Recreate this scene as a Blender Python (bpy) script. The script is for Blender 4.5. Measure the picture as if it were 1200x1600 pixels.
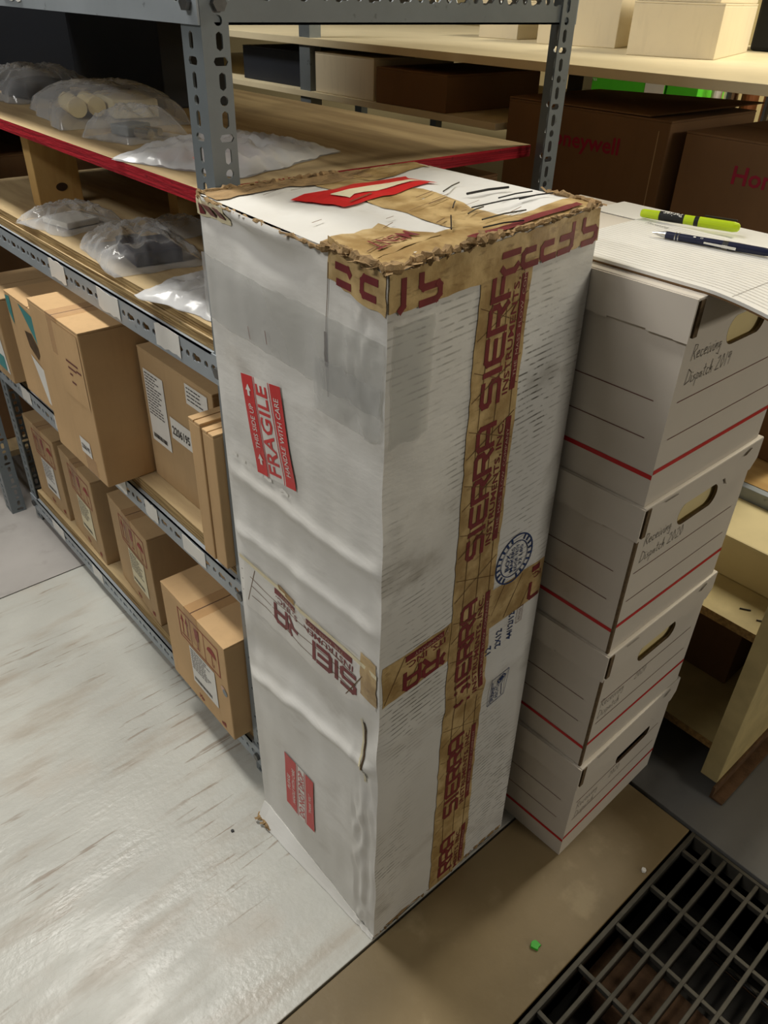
import bpy, bmesh, math, random
from mathutils import Vector, Matrix, noise

for o in list(bpy.data.objects):
    bpy.data.objects.remove(o, do_unlink=True)
SC = bpy.context.scene
COL = SC.collection

# ------------------------------------------------------------------ camera
cd = bpy.data.cameras.new('camera')
cd.sensor_fit = 'VERTICAL'; cd.sensor_height = 36.0; cd.sensor_width = 27.0
cd.lens = 1202.0 / 1600.0 * 36.0
cd.clip_start = 0.02
cam = bpy.data.objects.new('camera', cd)
CR = Vector((0.752901, -0.657573, 0.027174)); CU = Vector((0.353044, 0.438382, 0.826548)); CB = Vector((-0.555428, -0.612715, 0.56221))
cam.matrix_world = Matrix(((CR.x, CU.x, CB.x, 0), (CR.y, CU.y, CB.y, 0), (CR.z, CU.z, CB.z, 1.3), (0, 0, 0, 1)))
COL.objects.link(cam); SC.camera = cam

# ------------------------------------------------------------------ world, lights, exposure
w = bpy.data.worlds.new('world'); SC.world = w; w.use_nodes = True
bg = w.node_tree.nodes['Background']
bg.inputs[0].default_value = (1.0, 0.93, 0.80, 1); bg.inputs[1].default_value = 0.035

def area(name, loc, sx, sy, power, col, target=None):
    l = bpy.data.lights.new(name, 'AREA'); l.shape = 'RECTANGLE'; l.size = sx; l.size_y = sy
    l.energy = power; l.color = col
    o = bpy.data.objects.new(name, l); COL.objects.link(o); o.location = loc
    if target is not None:
        o.rotation_euler = (Vector(target) - Vector(loc)).to_track_quat('-Z', 'Y').to_euler()
    return o
# fluorescent fixtures on the ceiling: one over the aisle, one behind the racks; the left and low lamps are added fill
area('aisle_fixture', (0.28, 1.95, 2.75), 0.35, 1.2, 40, (1.0, 0.97, 0.90))
area('left_fill', (-1.6, 1.2, 2.75), 0.35, 1.2, 31, (1.0, 0.97, 0.92))  # soft fill added from the left for the aisle-side faces
area('low_side_fill', (1.9, -4.6, 2.5), 1.2, 0.5, 42, (1.0, 0.93, 0.80), (0.9, 0.4, 0.6))  # low fill added to brighten the right-hand faces, no known source
area('back_aisle_fixture', (2.75, 0.36, 2.6), 1.2, 0.3, 42, (1.0, 0.92, 0.74))

SC.view_settings.view_transform = 'Standard'; SC.view_settings.look = 'None'
SC.view_settings.exposure = 0.33; SC.view_settings.gamma = 1.0
SC.view_settings.use_curve_mapping = False

# ------------------------------------------------------------------ materials
def srgb(r, g, b):
    f = lambda c: (c / 255 / 12.92) if c / 255 <= 0.04045 else ((c / 255 + 0.055) / 1.055) ** 2.4
    return (f(r), f(g), f(b), 1.0)

class NT:
    def __init__(s, name):
        s.m = bpy.data.materials.new(name); s.m.use_nodes = True; s.t = s.m.node_tree
        s.b = s.t.nodes['Principled BSDF']
    def n(s, typ, **kw):
        x = s.t.nodes.new(typ)
        for k, v in kw.items():
            if hasattr(x, k): setattr(x, k, v)
        return x
    def l(s, a, b): s.t.links.new(a, b)
    def coord(s, scale=(1, 1, 1)):
        tc = s.n('ShaderNodeTexCoord'); mp = s.n('ShaderNodeMapping'); mp.inputs['Scale'].default_value = scale
        s.l(tc.outputs['Object'], mp.inputs['Vector']); return mp.outputs['Vector']
    def noise(s, scale, detail=4, stretch=(1, 1, 1), rough=0.55):
        x = s.n('ShaderNodeTexNoise'); x.inputs['Scale'].default_value = scale; x.inputs['Detail'].default_value = detail
        x.inputs['Roughness'].default_value = rough
        s.l(s.coord(stretch), x.inputs['Vector']); return x.outputs['Fac']
    def ramp(s, fac, lo, hi, a=0.0, b=1.0):
        x = s.n('ShaderNodeMapRange'); x.interpolation_type = 'SMOOTHSTEP'
        x.inputs['From Min'].default_value = lo; x.inputs['From Max'].default_value = hi
        x.inputs['To Min'].default_value = a; x.inputs['To Max'].default_value = b
        s.l(fac, x.inputs['Value']); return x.outputs['Result']
    def mul(s, a, b, op='MULTIPLY'):
        x = s.n('ShaderNodeMath', operation=op)
        for i, v in enumerate((a, b)):
            if isinstance(v, (int, float)): x.inputs[i].default_value = v
            else: s.l(v, x.inputs[i])
        return x.outputs[0]
    def mix(s, fac, a, b):
        x = s.n('ShaderNodeMix', data_type='RGBA')
        if isinstance(fac, (int, float)): x.inputs[0].default_value = fac
        else: s.l(fac, x.inputs[0])
        for i, v in ((6, a), (7, b)):
            if isinstance(v, tuple): x.inputs[i].default_value = v
            else: s.l(v, x.inputs[i])
        return x.outputs[2]
    def bump(s, h, strength=0.3, dist=0.002):
        x = s.n('ShaderNodeBump'); x.inputs['Strength'].default_value = strength; x.inputs['Distance'].default_value = dist
        s.l(h, x.inputs['Height']); s.l(x.outputs[0], s.b.inputs['Normal'])
    def done(s, col, rough=0.6, metal=0.0, spec=0.5):
        if isinstance(col, tuple): s.b.inputs['Base Color'].default_value = col
        else: s.l(col, s.b.inputs['Base Color'])
        if isinstance(rough, (int, float)): s.b.inputs['Roughness'].default_value = rough
        else: s.l(rough, s.b.inputs['Roughness'])
        s.b.inputs['Metallic'].default_value = metal
        s.b.inputs['Specular IOR Level'].default_value = spec
        return s.m

def dk(c, k): return (c[0] * k, c[1] * k, c[2] * k, 1.0)

def plain(name, c, rough=0.6, var=0.88, scale=12, stretch=(1, 1, 1), metal=0.0, bump=0.0, spec=0.4):
    t = NT(name); f = t.ramp(t.noise(scale, 5, stretch), 0.3, 0.7)
    if bump: t.bump(t.noise(scale * 6, 4, stretch), bump)
    return t.done(t.mix(f, dk(c, var), c), rough, metal, spec)

def m_floor_light():
    t = NT('worn_painted_plywood')
    base = t.mix(t.ramp(t.noise(2.2, 5), 0.35, 0.65), srgb(178, 178, 171), srgb(195, 195, 187))
    base = t.mix(t.mul(t.ramp(t.noise(5, 6), 0.52, 0.72), 0.5), base, srgb(182, 172, 158))
    # long grain cracks run along X
    streak = t.ramp(t.noise(48, 6, (0.11, 1.5, 1), 0.62), 0.575, 0.635)
    patch = t.ramp(t.noise(3.0, 4), 0.42, 0.56)
    f = t.mul(streak, patch)
    base = t.mix(t.mul(f, 0.62), base, srgb(126, 104, 82))
    smear = t.mul(t.ramp(t.noise(9, 5, (0.30, 1.2, 1), 0.6), 0.50, 0.70), 0.62)
    base = t.mix(smear, base, srgb(160, 148, 132))
    t.bump(t.mul(t.noise(40, 5, (0.15, 1.6, 1)), t.noise(90, 3), 'ADD'), 0.25, 0.003)
    return t.done(base, t.ramp(t.noise(14, 4, (0.4, 1, 1)), 0.3, 0.7, 0.28, 0.5), 0, 0.5)

def m_floor(name, c1, c2, c3, rough=0.55):
    t = NT(name)
    base = t.mix(t.ramp(t.noise(3, 6), 0.3, 0.7), c1, c2)
    base = t.mix(t.mul(t.ramp(t.noise(11, 6), 0.55, 0.72), 0.6), base, c3)
    t.bump(t.noise(60, 4), 0.15, 0.002)
    return t.done(base, rough, 0, 0.35)

def m_white_carton(dashes):
    t = NT('white_corrugated_printed' if dashes else 'white_corrugated')
    base = t.mix(t.ramp(t.noise(5, 5), 0.3, 0.7), srgb(214, 212, 206), srgb(226, 225, 221))
    smudge = t.mul(t.ramp(t.noise(7, 6, (1, 1, 1.8)), 0.56, 0.75), 0.40)
    base = t.mix(smudge, base, srgb(158, 150, 138))
    if dashes:
        tc = t.n('ShaderNodeTexCoord'); sp = t.n('ShaderNodeSeparateXYZ'); t.l(tc.outputs['Object'], sp.inputs[0])
        wob = t.mul(t.noise(9, 3), 0.002)
        zz = t.mul(sp.outputs['Z'], wob, 'ADD')
        s_ = t.mul(t.mul(zz, 2 * math.pi / 0.0080), 0.0, 'ADD')
        si = t.n('ShaderNodeMath', operation='SINE'); t.l(s_, si.inputs[0])
        line = t.ramp(si.outputs[0], 0.45, 0.95)
        dash = t.ramp(t.noise(70, 4, (0.8, 1, 1.2)), 0.40, 0.58)
        patch = t.ramp(t.noise(6.5, 4, (1.0, 1, 0.55)), 0.40, 0.72)
        f = t.mul(t.mul(line, dash), t.mul(patch, 1.0))
        base = t.mix(f, base, srgb(74, 70, 58))
        base = t.mix(t.mul(t.ramp(t.noise(9, 6, (1, 1, 1.4)), 0.58, 0.78), 0.5), base, srgb(120, 113, 98))
    t.bump(t.noise(25, 5, (1, 1, 3)), 0.25, 0.003)
    return t.done(base, 0.55, 0, 0.35)

def m_kraft_tape():
    t = NT('kraft_reinforced_tape')
    base = t.mix(t.ramp(t.noise(28, 6), 0.35, 0.68), srgb(160, 130, 82), srgb(206, 178, 126))
    fib = t.ramp(t.noise(160, 4, (0.25, 0.25, 1)), 0.58, 0.7)
    base = t.mix(t.mul(fib, 0.5), base, srgb(118, 88, 48))
    base = t.mix(t.mul(t.ramp(t.noise(7, 5), 0.58, 0.75), 0.5), base, srgb(208, 190, 152))
    t.bump(t.noise(90, 4), 0.3, 0.002)
    return t.done(base, 0.38, 0, 0.5)

def m_cardboard(name, c, k=0.86):
    t = NT(name)
    base = t.mix(t.ramp(t.noise(5, 5), 0.3, 0.72), dk(c, k), c)
    base = t.mix(t.mul(t.ramp(t.noise(70, 3, (1, 1, 0.12)), 0.5, 0.7), 0.16), base, dk(c, 0.7))
    t.bump(t.noise(110, 3, (1, 1, 0.1)), 0.10, 0.002)
    return t.done(base, 0.72, 0, 0.25)

def m_plywood(name, c, c2):
    t = NT(name)
    base = t.mix(t.ramp(t.noise(7, 6, (4, 0.5, 1)), 0.3, 0.7), c, c2)
    base = t.mix(t.mul(t.ramp(t.noise(4, 5), 0.55, 0.75), 0.5), base, dk(c2, 0.62))
    t.bump(t.noise(30, 4, (4, 0.5, 1)), 0.2, 0.002)
    return t.done(base, 0.7, 0, 0.25)

def m_plyedge(name, c, c2):
    t = NT(name)
    lay = t.ramp(t.noise(6, 3, (1, 1, 60)), 0.35, 0.65)
    base = t.mix(lay, c, c2)
    base = t.mix(t.mul(t.ramp(t.noise(60, 4, (1, 1, 2)), 0.62, 0.75), 0.8), base, dk(c, 0.35))
    t.bump(t.noise(40, 4, (1, 1, 8)), 0.5, 0.003)
    return t.done(base, 0.75, 0, 0.2)

def m_metal_paint(name, c, scr=0.5, rough=0.42):
    t = NT(name)
    base = t.mix(t.ramp(t.noise(8, 5), 0.3, 0.7), dk(c, 0.86), c)
    base = t.mix(t.mul(t.ramp(t.noise(55, 5), 0.64, 0.74), scr), base, dk(c, 0.35))
    return t.done(base, rough, 0.15, 0.5)

def m_plastic(name, alpha, tint, rough=0.12, rim=0.45):
    t = NT(name); tr = t.n('ShaderNodeBsdfTransparent'); tr.inputs[0].default_value = tint
    mx = t.n('ShaderNodeMixShader'); lw = t.n('ShaderNodeLayerWeight'); lw.inputs['Blend'].default_value = 0.35
    fac = t.ramp(lw.outputs['Facing'], 0.0, 1.0, alpha, min(0.95, alpha + rim))
    t.l(fac, mx.inputs[0])
    t.b.inputs['Base Color'].default_value = (0.72, 0.73, 0.74, 1); t.b.inputs['Roughness'].default_value = rough
    t.b.inputs['Specular IOR Level'].default_value = 0.8
    out = t.t.nodes['Material Output']
    t.l(tr.outputs[0], mx.inputs[1]); t.l(t.b.outputs[0], mx.inputs[2]); t.l(mx.outputs[0], out.inputs['Surface'])
    return t.m

KRAFT = srgb(188, 158, 118)
M = dict(
    floor_light=m_floor_light(),
    floor_grey=m_floor('grey_painted_floor', srgb(150, 146, 142), srgb(168, 164, 160), srgb(128, 124, 118)),
    floor_brown=m_floor('brown_worn_floor', srgb(114, 98, 68), srgb(134, 116, 84), srgb(152, 136, 104), 0.45),
    floor_dark=m_floor('dark_grey_floor', srgb(96, 96, 94), srgb(112, 111, 108), srgb(84, 84, 82), 0.5),
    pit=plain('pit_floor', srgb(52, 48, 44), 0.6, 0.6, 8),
    grate=plain('galvanised_grate', srgb(84, 81, 73), 0.55, 0.7, 30, metal=0.4),
    wall=plain('cream_wall', srgb(226, 204, 150), 0.7, 0.94, 2),
    white_l=m_white_carton(False), white_r=m_white_carton(True),
    inner=plain('torn_brown_core', srgb(168, 138, 96), 0.85, 0.6, 60, bump=0.6),
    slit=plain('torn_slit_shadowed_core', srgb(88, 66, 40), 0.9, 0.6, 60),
    tape=m_kraft_tape(), maroon=plain('maroon_print', srgb(124, 46, 50), 0.45, 0.8, 60),
    pale=plain('pale_print', srgb(196, 160, 140), 0.5, 0.9, 60),
    paper=plain('white_paper', srgb(226, 224, 218), 0.6, 0.95, 20),
    label_red=plain('label_red', srgb(206, 38, 40), 0.35, 0.95, 20, spec=0.5),
    label_red2=plain('label_red_matt', srgb(196, 68, 66), 0.45, 0.95, 20),
    navy_ink=plain('navy_ink', srgb(40, 62, 112), 0.6, 0.75, 80),
    clear=m_plastic('clear_packing_tape', 0.16, (0.86, 0.86, 0.84, 1), 0.15),
    tape_clear=m_plastic('thin_clear_tape', 0.03, (0.90, 0.84, 0.74, 1), 0.22, 0.12),
    bag=m_plastic('clear_polybag', 0.15, (0.95, 0.95, 0.94, 1), 0.10),
    bag_milky=m_plastic('milky_polybag', 0.55, (0.95, 0.94, 0.93, 1), 0.25),
    file=plain('white_file_box', srgb(214, 206, 194), 0.62, 0.95, 6, bump=0.06, spec=0.3),
    file_in=plain('corrugated_edge', srgb(112, 92, 66), 0.8, 0.6, 120),
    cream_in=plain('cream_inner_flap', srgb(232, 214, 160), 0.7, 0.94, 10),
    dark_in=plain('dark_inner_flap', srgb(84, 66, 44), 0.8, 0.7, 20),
    stripe_red=plain('stripe_red', srgb(196, 34, 36), 0.5, 0.95, 20),
    rule=plain('thin_rule_ink', srgb(110, 60, 52), 0.6, 0.9, 20),
    pencil=plain('ballpoint_ink', srgb(96, 92, 88), 0.6, 0.9, 20),
    pencil_light=plain('faint_ballpoint_ink', srgb(150, 144, 136), 0.6, 0.9, 20),
    steel=m_metal_paint('grey_shelf_paint', srgb(122, 130, 134), 0.6),
    steel_light=m_metal_paint('pale_grey_beam_paint', srgb(160, 168, 174), 0.7),
    bolt=plain('zinc_bolt', srgb(120, 120, 118), 0.35, 0.7, 40, metal=0.8),
    ply=m_plywood('plywood_face', srgb(190, 168, 128), srgb(158, 136, 102)),
    ply_edge=m_plyedge('plywood_edge', srgb(180, 154, 108), srgb(118, 92, 56)),
    red_edge=m_plyedge('red_painted_edge', srgb(176, 34, 46), srgb(128, 20, 32)),
    wood=m_plywood('pine_block', srgb(206, 172, 112), srgb(184, 146, 90)),
    knot=plain('wood_knot', srgb(60, 40, 24), 0.7),
    card=m_cardboard('kraft_cardboard', KRAFT), card_w=m_cardboard('warm_cardboard', srgb(206, 171, 126)),
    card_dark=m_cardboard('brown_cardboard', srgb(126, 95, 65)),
    card_seam=plain('cardboard_seam', srgb(112, 84, 52), 0.8),
    red_print=plain('red_brown_print', srgb(150, 50, 42), 0.6, 0.85, 40),
    cream_label=plain('cream_label', srgb(222, 212, 178), 0.55, 0.96, 20),
    ink=plain('black_ink', srgb(58, 54, 52), 0.6, 0.8, 40),
    teal=plain('teal_print', srgb(60, 140, 140), 0.5, 0.9, 20),
    green_print=plain('dark_green_print', srgb(70, 104, 84), 0.5, 0.7, 20),
    black=plain('black_plastic', srgb(26, 26, 28), 0.4, 0.8, 20),
    navy=plain('navy_plastic', srgb(26, 30, 58), 0.35, 0.9, 20),
    chrome=plain('chrome', srgb(206, 206, 204), 0.18, 0.9, 20, metal=1.0),
    lime=plain('lime_highlighter', srgb(196, 224, 28), 0.35, 0.96, 20, spec=0.5),
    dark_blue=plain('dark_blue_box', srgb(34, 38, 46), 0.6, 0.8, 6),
    cream_paint=plain('cream_painted_wood', srgb(222, 206, 156), 0.55, 0.9, 10),
    cream_dirty=plain('cream_worn_wood', srgb(196, 178, 126), 0.6, 0.8, 16, bump=0.1),
    chip=plain('chipboard_edge', srgb(150, 118, 66), 0.85, 0.55, 140, bump=0.5),
    shelf_white=plain('off_white_shelf', srgb(226, 212, 176), 0.5, 0.92, 8),
    white_box=m_cardboard('white_cardboard', srgb(218, 206, 178), 0.94),
    honey_red=plain('crimson_print', srgb(150, 22, 52), 0.6, 0.9, 20),
    green=plain('bright_green_pack', srgb(84, 204, 48), 0.5, 0.95, 20),
    rust=plain('rusty_angle', srgb(112, 84, 60), 0.7, 0.6, 40, metal=0.3, bump=0.4),
    green_bit=plain('green_plastic', srgb(60, 176, 50), 0.4),
    orange=plain('orange_brown_scrap', srgb(120, 70, 34), 0.6),
    pink=plain('pink_parts', srgb(206, 150, 140), 0.6, 0.7, 30),
)

# ------------------------------------------------------------------ mesh helpers
def tag(o, label=None, cat=None, group=None, kind=None):
    if label: o['label'] = label
    if cat: o['category'] = cat
    if group: o['group'] = group
    if kind: o['kind'] = kind
    return o

def thing(name, label, cat, loc=(0, 0, 0), rz=0.0, group=None, kind=None):
    o = bpy.data.objects.new(name, None); COL.objects.link(o)
    o.location = loc; o.rotation_euler = (0, 0, rz); o.empty_display_size = 0.05
    return tag(o, label, cat, group, kind)

class MB:
    def __init__(s): s.v = []; s.f = []; s.mi = []
    def add(s, vs, fs, mi=0):
        b = len(s.v); s.v += [tuple(p) for p in vs]
        s.f += [tuple(i + b for i in f) for f in fs]; s.mi += [mi] * len(fs); return s
    def box(s, x0, x1, y0, y1, z0, z1, mi=0):
        vs = [(x, y, z) for z in (z0, z1) for y in (y0, y1) for x in (x0, x1)]
        return s.add(vs, [(0, 2, 3, 1), (4, 5, 7, 6), (0, 1, 5, 4), (2, 6, 7, 3), (0, 4, 6, 2), (1, 3, 7, 5)], mi)
    def tube(s, path, rad, n=8, mi=0, caps=True):
        P = [Vector(p) for p in path]; R = rad if isinstance(rad, (list, tuple)) else [rad] * len(P)
        vs = []; up = None
        for i, p in enumerate(P):
            d = (P[min(i + 1, len(P) - 1)] - P[max(i - 1, 0)]).normalized()
            if up is None or abs(d.dot(up)) > 0.95:
                up = Vector((0, 0, 1)) if abs(d.z) < 0.9 else Vector((1, 0, 0))
            a = d.cross(up).normalized(); b = a.cross(d)
            for k in range(n):
                t = 2 * math.pi * k / n; vs.append(p + (a * math.cos(t) + b * math.sin(t)) * R[i])
        fs = [(i * n + k, i * n + (k + 1) % n, (i + 1) * n + (k + 1) % n, (i + 1) * n + k) for i in range(len(P) - 1) for k in range(n)]
        if caps: fs += [tuple(range(n)), tuple((len(P) - 1) * n + k for k in range(n))]
        return s.add(vs, fs, mi)
    def grid(s, fn, nu, nv, mi=0):
        vs = [fn(i / nu, j / nv) for j in range(nv + 1) for i in range(nu + 1)]
        fs = [(j * (nu + 1) + i, j * (nu + 1) + i + 1, (j + 1) * (nu + 1) + i + 1, (j + 1) * (nu + 1) + i) for j in range(nv) for i in range(nu)]
        return s.add(vs, fs, mi)
    def shape(s, S, fn, mi=0): return s.add([fn(x, y) for x, y in S.v], S.f, mi)
    def build(s, name, mats, parent=None, bevel=0.0, smooth=False, weld=False, org=None, kind=None, loc=None, solid=0.0, label=None):
        if not isinstance(mats, (list, tuple)): mats = [mats]
        o3 = Vector(org) if org is not None else None
        vs = [tuple(Vector(p) - o3) for p in s.v] if o3 is not None else s.v
        me = bpy.data.meshes.new(name); me.from_pydata(vs, [], s.f); me.update()
        for m in mats: me.materials.append(M[m])
        if len(mats) > 1:
            for p, i in zip(me.polygons, s.mi): p.material_index = i
        bm = bmesh.new(); bm.from_mesh(me)
        if weld: bmesh.ops.remove_doubles(bm, verts=bm.verts, dist=1e-5)
        bmesh.ops.recalc_face_normals(bm, faces=bm.faces)
        if bevel:
            es = [e for e in bm.edges if len(e.link_faces) == 2 and e.calc_face_angle(0) > 0.6]
            bmesh.ops.bevel(bm, geom=es, offset=bevel, segments=2, profile=0.6, affect='EDGES', clamp_overlap=True)
        bm.to_mesh(me); bm.free()
        if smooth: me.polygons.foreach_set('use_smooth', [True] * len(me.polygons))
        o = bpy.data.objects.new(name, me); COL.objects.link(o)
        if parent: o.parent = parent
        if loc: o.location = loc
        if kind: o['kind'] = kind
        if label: o['label'] = label
        if solid:
            md = o.modifiers.new('thick', 'SOLIDIFY'); md.thickness = solid; md.offset = 0
        return o

# ---- flat shapes (u right, v up) used for print, labels and lettering
class S2:
    def __init__(s): s.v = []; s.f = []
    def add(s, vs, fs):
        b = len(s.v); s.v += vs; s.f += [tuple(i + b for i in f) for f in fs]; return s
    def rect(s, x0, y0, x1, y1, nx=1, ny=1):
        vs = [(x0 + (x1 - x0) * i / nx, y0 + (y1 - y0) * j / ny) for j in range(ny + 1) for i in range(nx + 1)]
        return s.add(vs, [(j * (nx + 1) + i, j * (nx + 1) + i + 1, (j + 1) * (nx + 1) + i + 1, (j + 1) * (nx + 1) + i) for j in range(ny) for i in range(nx)])
    def frame(s, x0, y0, x1, y1, w):
        s.rect(x0, y0, x1, y0 + w); s.rect(x0, y1 - w, x1, y1); s.rect(x0, y0 + w, x0 + w, y1 - w); return s.rect(x1 - w, y0 + w, x1, y1 - w)
    def ribbon(s, pts, w):
        for (ax, ay), (bx, by) in zip(pts, pts[1:]):
            dx, dy = bx - ax, by - ay; L = math.hypot(dx, dy) or 1e-9; dx /= L; dy /= L; h = w / 2
            ax2, ay2, bx2, by2 = ax - dx * h * .8, ay - dy * h * .8, bx + dx * h * .8, by + dy * h * .8
            s.add([(ax2 - dy * h, ay2 + dx * h), (ax2 + dy * h, ay2 - dx * h), (bx2 + dy * h, by2 - dx * h), (bx2 - dy * h, by2 + dx * h)], [(0, 1, 2, 3)])
        return s
    def poly(s, pts): return s.add(list(pts), [tuple(range(len(pts)))])
    def disc(s, cx, cy, r, n=20, ry=None, a0=0.0, a1=2 * math.pi):
        ry = ry or r
        return s.poly([(cx + r * math.cos(a0 + (a1 - a0) * k / n), cy + ry * math.sin(a0 + (a1 - a0) * k / n)) for k in range(n)])
    def ring(s, cx, cy, r, w, n=36):
        vs = []
        for k in range(n):
            c, q = math.cos(2 * math.pi * k / n), math.sin(2 * math.pi * k / n)
            vs += [(cx + c * r, cy + q * r), (cx + c * (r - w), cy + q * (r - w))]
        return s.add(vs, [(2 * k, 2 * ((k + 1) % n), 2 * ((k + 1) % n) + 1, 2 * k + 1) for k in range(n)])
    def text(s, txt, x, y, h, width=None, bold=0.0, shear=0.0, align='LEFT'):
        c = bpy.data.curves.new('t', 'FONT'); c.body = txt; c.size = 1; c.resolution_u = 2; c.offset = bold; c.shear = shear
        o = bpy.data.objects.new('t', c); COL.objects.link(o)
        me = bpy.data.meshes.new_from_object(o)
        vs = [(p.co.x, p.co.y) for p in me.vertices]; fs = [tuple(p.vertices) for p in me.polygons]
        bpy.data.objects.remove(o); bpy.data.curves.remove(c); bpy.data.meshes.remove(me)
        if not vs: return s
        mx = max(p[0] for p in vs); mn = min(p[0] for p in vs); k = h / 0.70
        kx = (width / (mx - mn)) if width else k
        W = (mx - mn) * kx; ox = {'LEFT': 0, 'CENTER': -W / 2, 'RIGHT': -W}[align]
        return s.add([(x + ox + (a - mn) * kx, y + b * k) for a, b in vs], fs)
    def tr(s, rot=0.0, dx=0.0, dy=0.0, sc=1.0):
        c, q = math.cos(rot), math.sin(rot)
        s.v = [((x * c - y * q) * sc + dx, (x * q + y * c) * sc + dy) for x, y in s.v]; return s
    def clip(s, fn):
        s.f = [f for f in s.f if all(fn(*s.v[i]) for i in f)]; return s

GL = {'S': ([[(1, 1), (.18, 1), (0, .88), (0, .62), (.12, .52), (.88, .52), (1, .42), (1, .12), (.85, 0), (0, 0)]], 1.0),
      'I': ([[(.12, 1), (.12, 0)]], .26),
      'E': ([[(1, 1), (.15, 1), (0, .88), (0, .12), (.15, 0), (1, 0)], [(0, .5), (.9, .5)]], 1.0),
      'R': ([[(0, 0), (0, 1), (.85, 1), (1, .88), (1, .58), (.85, .48), (.25, .48)], [(.6, .46), (1, 0)]], 1.0),
      'A': ([[(0, 0), (0, .85), (.18, 1), (.82, 1), (1, .85), (1, 0)], [(0, .38), (1, .38)]], 1.0)}
def sierra(S, x, y, L, h):
    tot = sum(GL[c][1] for c in 'SIERRA') + .30 * 5; k = L / tot; wd = h * .19; px = x
    for c in 'SIERRA':
        for pl in GL[c][0]:
            S.ribbon([(px + a * k, y + wd / 2 + b * (h - wd)) for a, b in pl], wd)
        px += (GL[c][1] + .30) * k
    return S
HW = {'R': ([[(0, 0), (.12, 1), (.4, .95), (.42, .7), (.15, .5), (.45, 0)]], .5), 'e': ([[(0, .25), (.3, .32), (.25, .5), (.05, .4), (.08, .05), (.35, .08)]], .38),
      'c': ([[(.3, .42), (.1, .45), (.03, .15), (.15, 0), (.32, .1)]], .36), 'i': ([[(.05, .45), (.08, 0), (.18, .06)], [(.1, .62), (.12, .66)]], .2),
      'v': ([[(0, .45), (.12, 0), (.28, .45)]], .32), 'n': ([[(0, 0), (.05, .45), (.05, .2), (.25, .45), (.3, 0)]], .36),
      'g': ([[(.28, .42), (.05, .4), (.08, .08), (.28, .3), (.22, -.4), (0, -.3)]], .38), 'D': ([[(0, 0), (.1, 1), (.5, .7), (.45, .15), (0, 0)]], .55),
      's': ([[(.25, .42), (.05, .35), (.22, .15), (0, 0)]], .3), 'p': ([[(.0, -.4), (.08, .45), (.3, .35), (.25, .05), (.05, .08)]], .36),
      'a': ([[(.28, .4), (.05, .35), (.05, .05), (.25, .3), (.28, 0)]], .36), 't': ([[(.12, .85), (.1, .05), (.25, .05)], [(0, .55), (.25, .6)]], .3),
      'h': ([[(.02, 0), (.1, .95), (.08, .25), (.25, .42), (.28, 0)]], .36), '2': ([[(.05, .8), (.3, .95), (.35, .65), (0, 0), (.45, .03)]], .5),
      '0': ([[(.2, .95), (.02, .5), (.15, 0), (.38, .4), (.2, .95)]], .46), '1': ([[(.15, .95), (.1, 0)]], .25), '9': ([[(.35, .85), (.08, .85), (.12, .5), (.36, .75), (.28, 0)]], .45), ' ': ([], .3)}
def hand(S, txt, x, y, h, w):
    px = x
    for c in txt:
        st, wd = HW[c]
        for pl in st: S.ribbon([(px + a * h, y + b * h) for a, b in pl], w)
        px += (wd + .06) * h
    return S

def on_x(x0, yl, z0, off=0.0006):      # print on a face that looks to -X; u runs to the viewer's right (-Y)
    return lambda u, v: (x0 - off, yl - u, z0 + v)
def on_y(y0, xl, z0, off=0.0006):      # print on a face that looks to -Y
    return lambda u, v: (xl + u, y0 - off, z0 + v)

# slotted steel plate: list of hole kinds along its length; u along length, v across
def slot_plate(m, L, W, pitch, pattern, vc, fn, th, mi=0, start=0.5):
    def inside(kind, x, y):
        if kind == 'o': return math.hypot(x, y) < .0052
        if kind == 'l':   # slot along length
            return math.hypot(max(0, abs(x) - .005), y) < .0042
        if kind == 'c':   # slot across
            return math.hypot(x, max(0, abs(y) - .005)) < .0042
        if kind == 'k':   # keyhole pair along length
            return math.hypot(max(0, abs(x) - .0075), y) < .0043 or math.hypot(x + .006, y) < .0068
        return False
    n = max(1, int(round(L / pitch))); p = L / n
    for i in range(n):
        kind = pattern[i % len(pattern)]; cx = (i + .5) * p; hw = p / 2
        angs = sorted([2 * math.pi * k / 12 for k in range(12)] + [math.atan2(sy, sx) % (2 * math.pi) for sx, sy in
                       ((hw, W - vc), (-hw, W - vc), (-hw, -vc), (hw, -vc))])
        N = len(angs); out = []; inn = []
        for a in angs:
            c, q = math.cos(a), math.sin(a)
            ts = []
            if abs(c) > 1e-6: ts.append(hw / abs(c))
            if q > 1e-6: ts.append((W - vc) / q)
            elif q < -1e-6: ts.append(vc / -q)
            t = min(ts); out.append((cx + c * t, vc + q * t))
            lo, hi = 0, min(t, .03)
            for _ in range(16):
                md = (lo + hi) / 2
                if inside(kind, c * md, q * md): lo = md
                else: hi = md
            inn.append((cx + c * lo, vc + q * lo))
        vs = [fn(u, v, 0) for u, v in out] + [fn(u, v, 0) for u, v in inn] + [fn(u, v, th) for u, v in out] + [fn(u, v, th) for u, v in inn]
        fs = []
        for k in range(N):
            j = (k + 1) % N
            fs += [(k, j, N + j, N + k), (2 * N + k, 3 * N + k, 3 * N + j, 2 * N + j), (N + k, N + j, 3 * N + j, 3 * N + k)]
            (u1, v1), (u2, v2) = out[k], out[j]
            if abs(v1 - v2) < 1e-7 or (i == 0 and u1 < 1e-6 and u2 < 1e-6) or (i == n - 1 and u1 > L - 1e-6 and u2 > L - 1e-6):
                fs.append((k, 2 * N + k, 2 * N + j, j))
        m.add(vs, fs, mi)
    return m

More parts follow.
